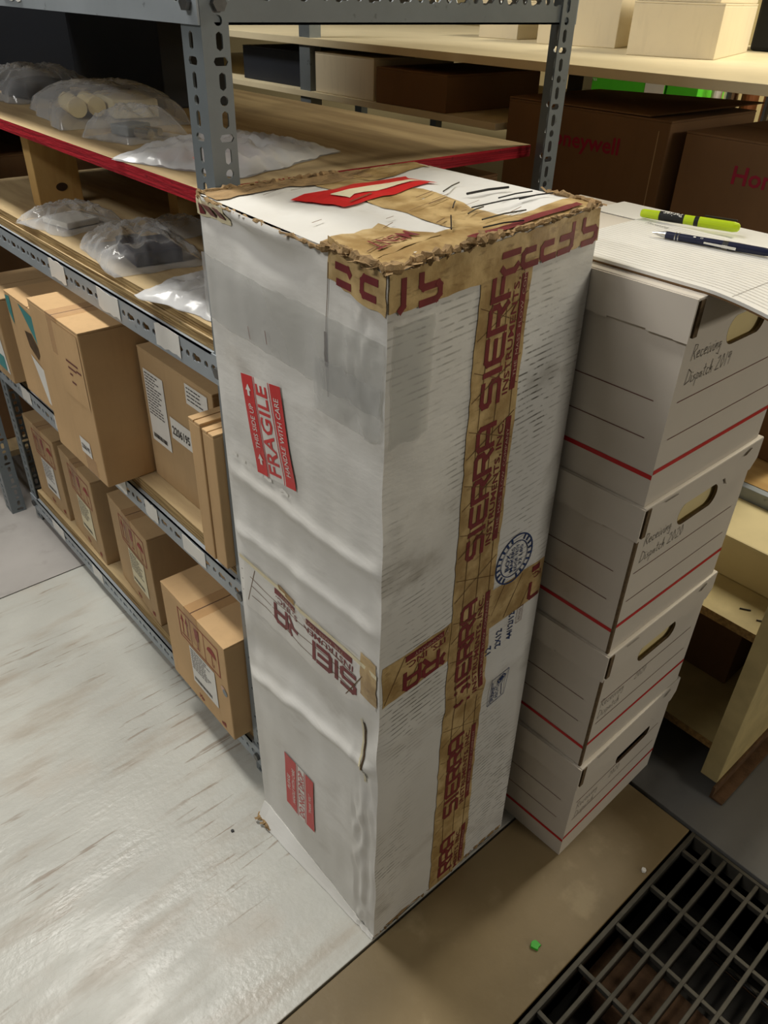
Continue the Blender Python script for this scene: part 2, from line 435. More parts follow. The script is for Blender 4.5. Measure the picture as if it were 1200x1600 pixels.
# ================================================================== the setting
m = MB()
m.box(-4, 1.04, .25, 8, -.2, -.012); m.box(1.04, 5, -2, 8, -.2, -.012); m.box(-4, .05, -2.5, .25, -.2, -.012); m.box(.05, 1.04, -2.5, -.45, -.2, -.012)
floor = m.build('floor', 'floor_dark'); tag(floor, 'worn warehouse floor of painted sheets beside a sunken grate', 'floor', kind='structure')
def sheet(x0, x1, y0, y1, mat, label):
    o = MB().box(x0, x1, y0, y1, -.012, 0).build('floor_sheet', mat, floor, bevel=.0015, label=label); return o
sheet(-3.5, 1.036, .4805, 1.731, 'floor_light', 'pale grey painted plywood sheet with worn brown grain')
sheet(-3.5, 1.036, 1.735, 6, 'floor_grey', 'mid grey painted floor sheet')
sheet(-3.5, 1.031, .248, .4765, 'floor_brown', 'brown worn floor strip along the grate')
sheet(1.040, 4.6, -2, 6, 'floor_dark', 'dark grey painted floor sheet')
# pit under the grate
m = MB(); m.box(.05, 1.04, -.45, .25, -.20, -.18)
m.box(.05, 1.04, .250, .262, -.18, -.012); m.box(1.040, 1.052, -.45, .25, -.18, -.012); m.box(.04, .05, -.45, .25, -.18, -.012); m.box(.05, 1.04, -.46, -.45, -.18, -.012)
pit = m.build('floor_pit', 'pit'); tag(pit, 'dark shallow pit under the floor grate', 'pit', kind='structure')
wall = MB().box(3.7, 3.8, -3, 8, -.2, 3.2).build('wall_back', 'wall'); tag(wall, 'cream painted wall behind the racks', 'wall', kind='structure')

# floor grate
GR = thing('floor_grate', 'dark galvanised steel floor grate with square openings', 'grate', (.6, -.1, 0))
def gpart(name, x0, x1, y0, y1, z0, z1):
    return MB().box(x0 - .6, x1 - .6, y0 + .1, y1 + .1, z0, z1).build(name, 'grate', GR, bevel=.001)
gpart('frame_bar', .07, 1.034, .235, .243, -.035, -.002); gpart('frame_bar', .07, 1.034, -.43, -.422, -.035, -.002)
gpart('frame_bar', 1.027, 1.034, -.422, .235, -.035, -.002); gpart('frame_bar', .07, .077, -.422, .235, -.035, -.002)
y = .2025
while y > -.41:
    gpart('bearing_bar', .077, 1.027, y - .0034, y + .0034, -.034, -.003); y -= .0308
x = .988
while x > .1:
    gpart('cross_bar', x - .0036, x + .0036, -.422, .235, -.016, -.0045); x -= .1045
# rubbish and pipes in the pit
o = MB().tube([(.90, -.42, -.075), (.90, .225, -.075)], .008, 10).build('conduit_pipe', 'chrome', smooth=True, org=(.86, -.1, -.16), loc=(.86, -.1, -.16)); tag(o, 'shiny thin metal pipe running under the floor grate', 'pipe')
o = MB().box(.72, .83, -.42, .24, -.18, -.12).build('wooden_sleeper', 'rust', bevel=.004, org=(.75, -.1, -.25), loc=(.75, -.1, -.25)); tag(o, 'dull brown beam lying in the pit under the grate', 'beam')
o = MB().box(.60, .66, .06, .13, -.1795, -.10).build('scrap_block', 'orange', bevel=.004, org=(.64, .13, -.32), loc=(.64, .13, -.32)); tag(o, 'orange brown scrap block in the pit under the grate', 'scrap')
def chip(name, mat, loc, r, label, cat, n=9, h=.004):
    rnd = random.Random(hash(name) % 7 + n); vs = []
    pts = [(r * (0.7 + .5 * rnd.random()) * math.cos(2 * math.pi * k / n), r * (0.7 + .5 * rnd.random()) * math.sin(2 * math.pi * k / n)) for k in range(n)]
    mm = MB(); mm.add([(a, b, 0) for a, b in pts] + [(a * .9, b * .9, h) for a, b in pts], [tuple(range(n)), tuple(range(n, 2 * n))] + [(k, (k + 1) % n, n + (k + 1) % n, n + k) for k in range(n)])
    o = mm.build(name, mat, loc=loc); return tag(o, label, cat)
chip('plastic_chip', 'green_bit', (.640, .300, .001), .0085, 'bright green plastic chip on the brown floor strip', 'plastic chip')
chip('plastic_chip', 'green_bit', (.700, .065, -.012), .009, 'green plastic chip caught in the floor grate', 'plastic chip', 8)
chip('paper_scrap', 'paper', (.893, .258, .001), .005, 'tiny white scrap at the edge of the floor grate', 'scrap', 6)
chip('dirt_crumb', 'black', (.372, .800, .0005), .004, 'small dark crumb on the pale floor sheet before the rack', 'crumb', 7, .002)

# ================================================================== slotted angle rack
XF, YE, YB, XR = .485, .8470, 2.05, 1.125
RK = thing('slotted_angle_rack', 'grey slotted angle steel rack with plywood shelves', 'rack', (XF, YE, 0))
def rk(mm, name, mats, **k): return mm.build(name, mats, RK, org=(XF, YE, 0), **k)
PAT = ['c', 'l', 'o', 'l']
def post(xc, yc, sx, sy, z0, z1, parent=None, org=(XF, YE, 0), wy=.043, wx=.034):
    # corner at (xc,yc); flanges run sx along X and sy along Y
    mm = MB(); L = z1 - z0
    slot_plate(mm, L, wy, .0190, PAT, wy * .55, lambda u, v, t: (xc + sx * t, yc + sy * v, z0 + u), .0025)
    slot_plate(mm, L, wx - .0025, .0190, PAT, wx * .55, lambda u, v, t: (xc + sx * (v + .0025), yc + sy * t, z0 + u), .0025)
    return mm.build('post', 'steel', parent or RK, org=org, weld=True)
post(XF, YE, 1, 1, 0, 1.62); post(XR, YE, -1, 1, 0, 1.62); post(XF, YB, 1, -1, 0, 1.62); post(XR, YB, -1, -1, 0, 1.62)
def beam_y(x, z0, h, sx, mat='steel_light', y0=YE + .0005, y1=YB - .0005):
    mm = MB(); slot_plate(mm, y1 - y0, h, .0255, ['o', 'k'], h * .5, lambda u, v, t: (x + sx * t, y1 - u, z0 + v), .0025)
    mm.box(min(x, x + sx * .03), max(x, x + sx * .03), y0 + .047, y1 - .047, z0 + h - .0025, z0 + h)
    return rk(mm, 'beam', mat)
def beam_x(y, z0, h, mat='steel'):
    mm = MB(); slot_plate(mm, XR - XF - .008, h, .0255, ['o', 'k'], h * .55, lambda u, v, t: (XF + .004 + u, y + t, z0 + v), .0025)
    mm.box(XF + .004, XR - .004, y, y + .03, z0, z0 + .0025)
    return rk(mm, 'side_beam', mat)
ZB = [.030, .440, .838, 1.263]; HB = [.045, .045, .044, .052]
for zz, hh in zip(ZB, HB):
    beam_y(XF - .0028, zz, hh, 1); beam_y(XR + .0028, zz, hh, -1)
    if zz > 1.2: beam_x(YE + .003, zz, hh); beam_x(YB - .006, zz, hh)
def board(z0, z1, edge, face='ply', x0=XF + .002, x1=XR - .004, y0=YE + .004, y1=YB - .004, name='shelf_board'):
    mm = MB(); mm.box(x0, x1, y0, y1, z0, z1)
    mm.mi = [1, 0, 1, 1, 1, 1]; mm.mi = [0, 0, 1, 1, 1, 1]
    return rk(mm, name, [face, edge])
YI0, YI1 = YE + .006, YB - .006
board(.0755, .103, 'ply_edge', x0=XF + .006, y0=YE + .047, y1=YB - .047)
board(.4855, .512, 'ply_edge', x0=XF + .006, y0=YE + .047, y1=YB - .047)
for i in range(2): board(.8825 + i * .0160, .8982 + i * .0160, 'ply_edge', x0=XF + .004 + .003 * i, y0=YE + .047, y1=YB - .047)
board(1.3155, 1.335, 'ply_edge', x0=XF + .006, y0=YE + .047, y1=YB - .047)
ZP = .9142
red = board(1.0735, 1.0915, 'red_edge', x0=XF + .006, x1=1.115, y0=YE + .048, y1=YB - .047, name='red_edged_board'); red['label'] = 'plywood board with red painted edge'
for (y_, z_, l) in ((.865, 1.283, 1), (.864, 1.283, 0)):
    if l: mm = MB().tube([(XF - .003, y_, z_), (XF - .009, y_, z_)], .0085, 6)
    else: mm = MB().tube([(XF + .022, YE, z_), (XF + .022, YE - .006, z_)], .0085, 6)
    rk(mm, 'bolt', 'bolt')
for zz in (.052, .462, .860):
    rk(MB().tube([(XF - .003, .875, zz), (XF - .009, .875, zz)], .0085, 6), 'bolt', 'bolt')
    rk(MB().tube([(XF - .003, 2.027, zz), (XF - .009, 2.027, zz)], .0085, 6), 'bolt', 'bolt')
# torn paper shelf tags stuck on the front beams
rnd = random.Random(5)
def shelf_tag(y, z, wd, h):
    n = 6; mm = MB(); xs = XF - .0028 - .0012
    top = [(y + wd * (k / n - .5), z + h / 2 + rnd.uniform(-.002, .002)) for k in range(n + 1)]
    bot = [(y + wd * (k / n - .5), z - h / 2 + rnd.uniform(-.003, .002)) for k in range(n + 1)]
    mm.add([(xs, a, b) for a, b in top] + [(xs, a, b) for a, b in bot], [(k, k + 1, n + 2 + k, n + 1 + k) for k in range(n)])
    rk(mm, 'shelf_tag', 'paper', solid=.0006)
for y_, wd in ((1.02, .075), (1.22, .08), (1.43, .07)): shelf_tag(y_, .862, wd, .034)
for y_, wd in ((1.03, .08), (1.19, .05), (1.33, .07), (1.62, .07), (1.83, .06)): shelf_tag(y_, .465, wd, .034)
for y_, wd in ((1.38, .07), (1.55, .06)): shelf_tag(y_, 1.290, wd, .036)
for y_, wd in ((1.60, .06), (1.85, .08)): shelf_tag(y_, .055, wd, .030)

# neighbouring rack: its end post stands beyond this one
R2 = thing('slotted_angle_rack', 'neighbouring grey slotted rack upright beyond the far end of the plywood rack', 'rack', (.43, 2.09, 0))
post(.430, 2.09, 1, 1, 0, 1.6, R2, (.43, 2.09, 0), .05, .04); post(1.05, 2.09, -1, 1, 0, 1.6, R2, (.43, 2.09, 0), .05, .04)
for zz in (.10, .50, .95):
    mm = MB(); slot_plate(mm, 1.0, .05, .0255, ['o', 'k'], .025, lambda u, v, t: (.433 + t, 2.145 + u, zz + v), .0025); mm.build('beam', 'steel', R2, org=(.43, 2.09, 0))
    mm = MB().box(.44, 1.04, 2.145, 3.1, zz + .0505, zz + .068); mm.build('shelf_board', 'ply', R2, org=(.43, 2.09, 0))

for (y0_, y1_, zz, hh, lab) in ((2.20, 2.62, 1.0185, .50, 'dark filler carton added on the neighbouring rack nearest the red edged shelf'), (2.66, 3.05, 1.0185, .45, 'dark filler carton added at the far end of the neighbouring rack'), (2.20, 2.95, .5685, .36, 'brown carton on the middle shelf of the neighbouring rack'), (2.22, 2.95, .1685, .30, 'brown carton on the bottom shelf of the neighbouring rack')):
    t = thing('stock_carton', lab, 'carton', (.74, (y0_ + y1_) / 2, zz), 0, 'cartons on the neighbouring rack'); w_ = (y1_ - y0_) / 2
    mt_ = 'dark_blue' if zz > 1 else 'card_dark'  # upper cartons are added near-black to keep the gap behind the rack dark
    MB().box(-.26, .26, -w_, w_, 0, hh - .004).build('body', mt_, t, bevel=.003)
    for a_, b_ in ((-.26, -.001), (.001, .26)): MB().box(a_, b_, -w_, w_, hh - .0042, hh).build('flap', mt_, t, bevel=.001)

# ================================================================== tall white carton
V = Vector
K = dict(BF=V((.446, .482, 0)), BL=V((.441, .790, 0)), BR=V((.764, .485, 0)), BB=V((.752, .800, 0)),
         TF=V((.437, .487, 1.101)), TL=V((.453, .831, 1.102)), TR=V((.792, .524, 1.104)), TB=V((.788, .831, 1.104)))
HT = 1.1
TC = thing('tall_carton', 'tall battered white carton bound with maroon printed brown tape', 'carton', (.60, .65, 0)); OC = (.60, .65, 0)
def tc(mm, name, mats, parent=None, **k): return mm.build(name, mats, parent or TC, org=OC, **k)
def bil(b0, b1, t0, t1, a, t):
    return (K[b0].lerp(K[b1], a)).lerp(K[t0].lerp(K[t1], a), t)
def win(a, e=.05): return max(0.0, min(1.0, a / e, (1 - a) / e))
def sm(x): x = max(0., min(1., x)); return x * x * (3 - 2 * x)
def ridge(z, z0, wd): return math.exp(-((z - z0) / wd) ** 2)
def dL(a, z):
    d = 0.0
    wn = noise.noise(V((a * 6, z * 3, 1))) * .008
    d += .0050 * ridge(z, .752 + .012 * (1 - a) + wn, .010) * sm((1.0 - a) * 4 + .3)
    d += .0042 * ridge(z, .655 + .020 * (1 - a) + wn, .011)
    d += .0075 * ridge(z, .372 + .056 * (1 - a) + wn, .012)
    d += -.006 * ridge(z, .445 + .04 * (1 - a), .03)
    d += -.0015 * ridge(z, .80, .025) * sm((a - .3) * 4)
    d += .0045 * ridge(z, 1.02, .05) * sm(1 - abs(a - .5) * 1.4)
    d += -.007 * ridge(z, 1.075 + .01 * math.sin(a * 9), .012) * sm((a - .3) * 5)
    d += .008 * ridge(z, 1.094, .008) * sm((a - .3) * 5)
    d += noise.noise(V((a * 3.1, z * 5, 3.3))) * .004 + noise.noise(V((a * 9, z * 14, 7))) * .0016
    if .93 < z < 1.06 and a < .3:   # crumpled plastic corner
        d += noise.noise(V((a * 40, z * 45, 2))) * .003 * sm((.3 - a) * 6)
    if z < .5 and a < .16:
        d += .006 * noise.noise(V((a * 26, z * 22, 5))) * sm((.5 - z) * 8)
    d *= win(a, .05)
    return d
def dR(a, z):
    d = noise.noise(V((a * 3, z * 4, 9))) * .003 + noise.noise(V((a * 12, z * 30, 4))) * .0006
    d += .004 * ridge(z, .475 - .04 * a, .02)
    return d * win(a, .05)
EDG = lambda z: V((noise.noise(V((z * 12, 0, 5))) * .0025, noise.noise(V((z * 12, 3, 5))) * .0025, 0))
def FL(a, z, off=0.0):
    p = bil('BF', 'BL', 'TF', 'TL', a, z / HT); p = p + EDG(z) * max(0, 1 - a * 3)
    return p + V((-1, -.02, 0)) * (dL(a, z) + off)
def FR(a, z, off=0.0):
    p = bil('BF', 'BR', 'TF', 'TR', a, z / HT); p = p + EDG(z) * max(0, 1 - a * 3)
    return p + V((.02, -1, 0)) * (dR(a, z) + off)
def FT(a, b, off=0.0):     # a along F->R, b along F->L
    p = K['TF'].lerp(K['TR'], a).lerp(K['TL'].lerp(K['TB'], a), b)
    n = noise.noise(V((a * 5, b * 5, 2))) * .005 + noise.noise(V((a * 16, b * 16, 8))) * .0015
    return p + V((0, 0, 1)) * (n * win(a, .06) * win(b, .06) + off)
mm = MB()
mm.grid(lambda u, v: FL(u, v * HT), 70, 220, 0)
mm.grid(lambda u, v: FR(u, v * HT), 50, 160, 1)
mm.grid(lambda u, v: bil('BL', 'BB', 'TL', 'TB', u, v), 6, 6, 0)
mm.grid(lambda u, v: bil('BR', 'BB', 'TR', 'TB', u, v), 6, 6, 0)
mm.grid(lambda u, v: K['BF'].lerp(K['BR'], u).lerp(K['BL'].lerp(K['BB'], u), v), 2, 2, 0)
tc(mm, 'body', ['white_l', 'white_r'], smooth=True)
mm = MB(); mm.grid(lambda u, v: FT(u, v), 40, 40, 0)
top = tc(mm, 'top_flap', 'white_l', smooth=True)
# helpers to lay shapes on the faces: u,v are metres on the face
yF = lambda z: bil('BF', 'BL', 'TF', 'TL', 0, z / HT).y
yL = lambda z: bil('BF', 'BL', 'TF', 'TL', 1, z / HT).y
xF = lambda z: bil('BF', 'BR', 'TF', 'TR', 0, z / HT).x
xR = lambda z: bil('BF', 'BR', 'TF', 'TR', 1, z / HT).x
def onL(off): return lambda y, z: FL((y - yF(z)) / (yL(z) - yF(z)), max(0, z), off)
def onR(off): return lambda x, z: FR((x - xF(z)) / (xR(z) - xF(z)), max(0, z), off)
def onT(off): return lambda a, b: FT(a, b, off)
def ragged(S, seed, amp):      # wobble the outline a little
    S.v = [(x + noise.noise(V((x * 60, y * 60, seed))) * amp, y + noise.noise(V((x * 60, y * 60, seed + 9))) * amp) for x, y in S.v]; return S
def word(gap=None):
    A, B, C_ = S2(), S2(), S2()
    sierra(A, 0, .027, .182, .036)
    A.text('INSTRUMENTS, INC.', .004, .0135, .0095, .176, .01)
    A.rect(.006, 0, .182, .0100, 20, 1)
    B.text('THE  MASS  FLOW  COMPANY', .022, .0025, .005, .145)
    return A, B
def put_word(parent, fn, place, clipf=None, lab=None):
    A, B = word()
    for S, mt, off, nm in ((A, 'maroon', .0016, 'lettering'), (B, 'pale', .0021, 'small_lettering')):
        S.v = [place(x, y) for x, y in S.v]
        if clipf: S.clip(clipf)
        if S.f: tc(MB().shape(S, fn(off)), nm, mt, parent)
# vertical tape down the right face
S = ragged(S2().rect(.571, .004, .659, 1.097, 6, 90), 1, .003)
vt = tc(MB().shape(S, onR(.0010)), 'brown_tape', 'tape', label='brown reinforced tape running down the right face')
for zb, z0c in ((.918, 0), (.708, 0), (.446, 0), (.186, 0), (-.062, .006)):
    put_word(vt, onR, lambda x, y, zb=zb: (.652 - y, zb + x), lambda u, v, z0c=z0c: .006 < v < 1.064)
S = S2()
for k in range(3): S.ribbon([(.592 + .027 * k + .002 * math.sin(q * .9 + k), .01 + q * .045) for q in range(24)], .0012)
for k in range(16): S.ribbon([(.574, .02 + k * .07), (.656, .055 + k * .07)], .0010); S.ribbon([(.656, .02 + k * .07), (.574, .055 + k * .07)], .0009)
tc(MB().shape(S.clip(lambda u, v: v < 1.09), onR(.0014)), 'tape_threads', 'card_seam', vt, kind='stuff')
# belt tape round the middle
S = ragged(S2().rect(.446, .552, .778, .620, 26, 6), 2, .003)
bt = tc(MB().shape(S, onR(.0004)), 'brown_tape', 'tape', label='brown reinforced tape belt round the middle')
put_word(bt, lambda o: onR(o - .0006), lambda x, y: (.668 - x, .616 - y), lambda u, v: u < .565 or u > .665)
put_word(bt, lambda o: onR(o - .0006), lambda x, y: (.930 - x, .616 - y), lambda u, v: u < .774)
S = S2()
for k in range(9): S.ribbon([(.450 + k * .04, .556), (.485 + k * .04, .617)], .0012)
for k in range(3): S.ribbon([(.448, .566 + k * .02), (.775, .566 + k * .02)], .0010)
tc(MB().shape(S.clip(lambda u, v: u < .775), onR(.0007)), 'tape_threads', 'card_seam', bt, kind='stuff')
S = ragged(S2().rect(.490, .520, .8015, .612, 40, 8), 3, .004)
S.v = [(u, v + (.010 if v > .57 else .030) * max(0, (.56 - u) / .07) * .9) for u, v in S.v]
bl = tc(MB().shape(S, onL(.0008)), 'white_belt_tape', 'paper', label='whitened tape belt across the left face')
put_word(bl, onL, lambda x, y: (.532 + x, .603 - y), lambda u, v: u < .640 or u > .655)
S = ragged(S2().rect(.489, .556, .520, .628, 6, 8), 5, .004)
tc(MB().shape(S, onL(.0016)), 'tape_end', 'tape', bl)
S = S2(); S.ribbon([(.80 - k * .031, .6085 + noise.noise(V((k, 1, 1))) * .004) for k in range(11)], .0065)
tc(MB().shape(S, onL(.0022)), 'torn_edge', 'cream_label', bl)
S = S2(); S.ribbon([(.70 - k * .012, .612 + noise.noise(V((k, 4, 1))) * .004) for k in range(4)], .009)
tc(MB().shape(S, onL(.0026)), 'torn_edge', 'inner', bl)
S = S2()
for k in range(3): S.ribbon([(.800 - q * .03, .545 + k * .018 + .004 * math.sin(q + k)) for q in range(10)], .0012)
S.ribbon([(.785, .535), (.765, .60)], .0012); S.ribbon([(.55, .53), (.51, .60)], .0012)
tc(MB().shape(S, onL(.0013)), 'tape_threads', 'card_seam', bl, kind='stuff')
# tape along the top edges
S = ragged(S2().rect(.438, 1.062, .790, 1.099, 40, 6), 6, .003)
tt = tc(MB().shape(S, onR(.0019)), 'brown_tape', 'tape', label='brown reinforced tape along the top edge')
put_word(tt, lambda o: onR(o + .0008), lambda x, y: (.785 - x, 1.1235 - y), lambda u, v: v < 1.095)
put_word(tt, lambda o: onR(o + .0008), lambda x, y: (.505 - x, 1.1235 - y), lambda u, v: v < 1.095 and u > .444)
S = ragged(S2().rect(.488, 1.060, .577, 1.097, 16, 6), 7, .003); S.v = [(u, v + (u - .488) * .14) for u, v in S.v]
t2 = tc(MB().shape(S, onL(.0012)), 'brown_tape', 'tape', label='brown tape patch at the crushed front corner')
put_word(t2, onL, lambda x, y: (.500 + x * .8, 1.118 - y), lambda u, v: 1.066 < v < 1.096 and u < .575)
S = ragged(S2().rect(.765, 1.078, .834, 1.098, 10, 4), 8, .003)
t3 = tc(MB().shape(S, onL(.0015)), 'brown_tape', 'cream_label', label='pale tape patch at the rear corner')
S = S2(); S.rect(.775, 1.082, .790, 1.095, 2, 1); S.rect(.797, 1.080, .813, 1.094, 2, 1); S.rect(.820, 1.080, .828, 1.092)
tc(MB().shape(S, onL(.0022)), 'lettering', 'maroon', t3)
# patches on the top
def top_patch(pts, mat, off, name, parent=None, seed=1, n=8):
    S = S2(); (x0, y0), (x1, y1), (x2, y2), (x3, y3) = pts
    for j in range(n + 1):
        for i in range(n + 1):
            u, v = i / n, j / n
            S.v.append(((x0 * (1 - u) + x1 * u) * (1 - v) + (x3 * (1 - u) + x2 * u) * v, (y0 * (1 - u) + y1 * u) * (1 - v) + (y3 * (1 - u) + y2 * u) * v))
    S.f = [(j * (n + 1) + i, j * (n + 1) + i + 1, (j + 1) * (n + 1) + i + 1, (j + 1) * (n + 1) + i) for j in range(n) for i in range(n)]
    S.v = [(a + noise.noise(V((a * 20, b * 20, seed))) * .02, b + noise.noise(V((a * 20, b * 20, seed + 5))) * .02) for a, b in S.v]
    S.v = [(min(.998, max(.002, a)), min(.998, max(.002, b))) for a, b in S.v]
    return tc(MB().shape(S, onT(off)), name, mat, parent or top)
top_patch([(0, 0), (1, 0), (1, .12), (0, .14)], 'tape', .0012, 'brown_tape', seed=1, n=16)
top_patch([(0, .10), (.30, .10), (.26, .34), (0, .30)], 'tape', .0016, 'brown_tape', seed=2)
top_patch([(.40, .0), (.66, .0), (.66, 1), (.42, 1)], 'tape', .0008, 'brown_tape', seed=3, n=16)
top_patch([(.0, .88), (.7, .90), (.7, 1), (.0, 1)], 'inner', .0015, 'torn_paper', seed=4, n=14)
top_patch([(.62, .82), (.98, .86), (.98, 1), (.62, 1)], 'tape', .0012, 'brown_tape', seed=6)
rl = top_patch([(.30, .56), (.78, .62), (.78, .80), (.22, .76)], 'label_red', .0022, 'red_label', seed=5)
top_patch([(.36, .63), (.74, .67), (.72, .72), (.34, .69)], 'cream_label', .0030, 'label_band', rl, seed=7)
S = S2()
for k in range(46):
    q = random.Random(k); a = q.uniform(.05, .95); b = q.uniform(.80, .99) if k < 30 else q.uniform(.1, .6); l = q.uniform(.03, .12)
    S.ribbon([(a, b), (min(.99, a + l), min(.99, b + l * .25))], q.uniform(.002, .006))
tc(MB().shape(S, onT(.0034)), 'scuff_marks', 'card_seam', top, kind='stuff')
S = S2().text('MENT', .05, .15, .07, .16, .01); tc(MB().shape(S, lambda a, b: FT(.30 - a, .36 - b, .0032)), 'lettering', 'maroon', top)
S = S2(); S.rect(.35, .015, .93, .045, 20, 1); S.v = [(a, b + (a - .35) * .03) for a, b in S.v]; tc(MB().shape(S, onT(.0032)), 'printed_bar', 'maroon', top)
# crushed, torn corrugated edges
def torn(p, q, r, n, seed, name='torn_edge', mat='inner', fl=1.0):
    rr = random.Random(seed); path = []; rad = []
    for i in range(n + 1):
        t = i / n; c = p.lerp(q, t)
        path.append(c + V((rr.uniform(-1, 1), rr.uniform(-1, 1), rr.uniform(-.6, 1))) * r * .45); rad.append(r * rr.uniform(.25, 1.0))
    mm = MB().tube(path, rad, 6)
    for i in range(int(n * fl)):
        t = rr.random(); c = p.lerp(q, t); a = rr.uniform(0, 6.28); l = r * rr.uniform(.8, 2.2); e = V((math.cos(a), math.sin(a), rr.uniform(-.2, .5))) * l; s_ = V((-math.sin(a), math.cos(a), .2)) * l * .6
        mm.add([c, c + e, c + e * .8 + s_, c + s_], [(0, 1, 2, 3)])
    return tc(mm, name, mat)
up = V((0, 0, .001))
torn(K['TF'] + up, K['TF'].lerp(K['TR'], .42) + up, .0068, 54, 1)
torn(K['TF'].lerp(K['TR'], .42) + up, K['TR'] + up, .0042, 44, 2)
torn(K['TF'] + up, K['TF'].lerp(K['TL'], .27) + up, .0060, 24, 3)
torn(K['TF'].lerp(K['TL'], .27) + V((-.004, 0, -.002)), K['TL'] + V((-.003, 0, -.002)), .0030, 44, 4, fl=.3)
torn(K['TL'] + up, K['TL'].lerp(K['TB'], .6) + up, .0042, 40, 5)
torn(K['TR'] + up, K['TR'].lerp(K['TB'], .25) + up, .0050, 14, 6)
torn(V((.446, .484, .004)), V((.762, .487, .004)), .0035, 50, 7)
torn(V((.427, .780, .001)), V((.445, .500, .001)), .0016, 46, 8, fl=.2)
torn(V((.425, .789, .010)), V((.426, .755, .004)), .0050, 8, 9)
mm = MB()
def flap_pt(u, v):
    hh_ = .006 + .034 * u; p = FL(u, max(.001, hh_ * v)); return p + V((-1, 0, 0)) * (.0012 + (.003 + .017 * u) * (1 - v))
mm.grid(flap_pt, 40, 3); tc(mm, 'bottom_flap', 'white_l', solid=.002)
# split corner seam
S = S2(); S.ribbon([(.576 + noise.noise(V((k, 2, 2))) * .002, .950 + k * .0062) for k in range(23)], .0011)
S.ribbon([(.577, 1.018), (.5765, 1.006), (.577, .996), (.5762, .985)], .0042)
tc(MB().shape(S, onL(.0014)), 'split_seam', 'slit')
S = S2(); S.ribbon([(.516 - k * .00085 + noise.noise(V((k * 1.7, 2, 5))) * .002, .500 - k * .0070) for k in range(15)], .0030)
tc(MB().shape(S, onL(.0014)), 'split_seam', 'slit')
S = S2(); S.ribbon([(.520 - k * .00085 + noise.noise(V((k * 1.7, 8, 5))) * .003, .505 - k * .0078) for k in range(16)], .0032)
tc(MB().shape(S, onL(.0020)), 'torn_fibres', 'cream_label')
S = S2(); S.ribbon([(.800 - k * .0052, .780 + noise.noise(V((k * 1.3, 2, 6))) * .004) for k in range(31)], .0045)
S.clip(lambda u, v: noise.noise(V((u * 90, 5, 1))) > -.12)
tc(MB().shape(S, onL(.0020)), 'torn_fibres', 'paper')
# clear packing tape band over the upper left face
S = ragged(S2().rect(.489, .958, .832, 1.036, 40, 10), 11, .003)
ct = tc(MB().shape(S, onL(.0024)), 'clear_tape', 'clear', smooth=True)
S = ragged(S2().rect(.489, .930, .60, .99, 14, 8), 12, .006)
tc(MB().shape(S, onL(.0034)), 'clear_tape', 'clear', smooth=True)
S = ragged(S2().rect(.445, .925, .50, 1.05, 8, 12), 14, .004)
tc(MB().shape(S, onR(.0020)), 'clear_tape', 'clear', smooth=True)
S = S2(); S.ribbon([(.727, .978), (.726, .963)], .0012); S.ribbon([(.689, .985), (.688, .970)], .0012)
tc(MB().shape(S, onL(.0040)), 'staple', 'rule')
# FRAGILE label, tilted
def lab_map(cx, cy, rot):
    c, q = math.cos(rot), math.sin(rot)
    # label drawn reading left to right, turned to read upwards; viewer's right on this face is -Y
    def f(off):
        def g(u, v):
            a, b = -v, u; a, b = a * c - b * q, a * q + b * c
            return onL(off)(cy - a, cx + b)
        return g
    return f
LF = lab_map(.852, .704, math.radians(9))
W2, H2 = .066, .044
fr = tc(MB().shape(S2().rect(-W2, -H2, W2, H2, 12, 8), LF(.0016)), 'fragile_label', 'paper')
S = S2().rect(-W2, H2 * .42, W2, H2, 12, 3); S.rect(-W2, -H2, W2, -H2 * .50, 12, 3)
S.rect(-W2, H2 * .34, W2, H2 * .37, 12, 1); S.rect(-W2, -H2 * .44, W2, -H2 * .41, 12, 1)
tc(MB().shape(S, LF(.0022)), 'red_band', 'label_red', fr)
tc(MB().shape(S2().text('FRAGILE', 0, -.0125, .0255, .118, .018, align='CENTER'), LF(.0022)), 'lettering', 'label_red', fr)
S = S2().text('THIS SIDE UP', 0, .0250, .0098, .060, .006, align='CENTER'); S.text('HANDLE WITH CARE', 0, -.0372, .0098, .100, .006, align='CENTER')
for sx in (-1, 1):
    cx = sx * .046; S.poly([(cx - .006, .0280), (cx - .006, .0330), (cx + .001, .0330), (cx + .001, .0365), (cx + .009, .0305), (cx + .001, .0245), (cx + .001, .0280)])
tc(MB().shape(S, LF(.0028)), 'lettering', 'paper', fr)
# DO NOT DROP label
LD = lab_map(.188, .674, 0.0)
W2, H2 = .066, .040
dn = tc(MB().shape(S2().rect(-W2, -H2, W2, H2, 12, 8), LD(.0016)), 'do_not_drop_label', 'paper')
S = S2().rect(-W2, H2 * .18, W2, H2, 12, 3); S.rect(-W2, -H2, W2, -H2 * .46, 12, 3); S.rect(-W2, H2 * .08, W2, H2 * .11, 12, 1); S.rect(-W2, -H2 * .40, W2, -H2 * .37, 12, 1)
tc(MB().shape(S, LD(.0022)), 'red_band', 'label_red2', dn)
tc(MB().shape(S2().text('DO NOT DROP', 0, -.0130, .0135, .116, .012, align='CENTER'), LD(.0022)), 'lettering', 'label_red2', dn)
S = S2().text('PLEASE', 0, .0255, .0085, .036, .005, align='CENTER'); S.text('HANDLE WITH CARE', 0, .0110, .0085, .088, .005, align='CENTER'); S.text('"THANK YOU"', 0, -.0330, .0070, .050, .004, align='CENTER')
tc(MB().shape(S, LD(.0028)), 'lettering', 'paper', dn)
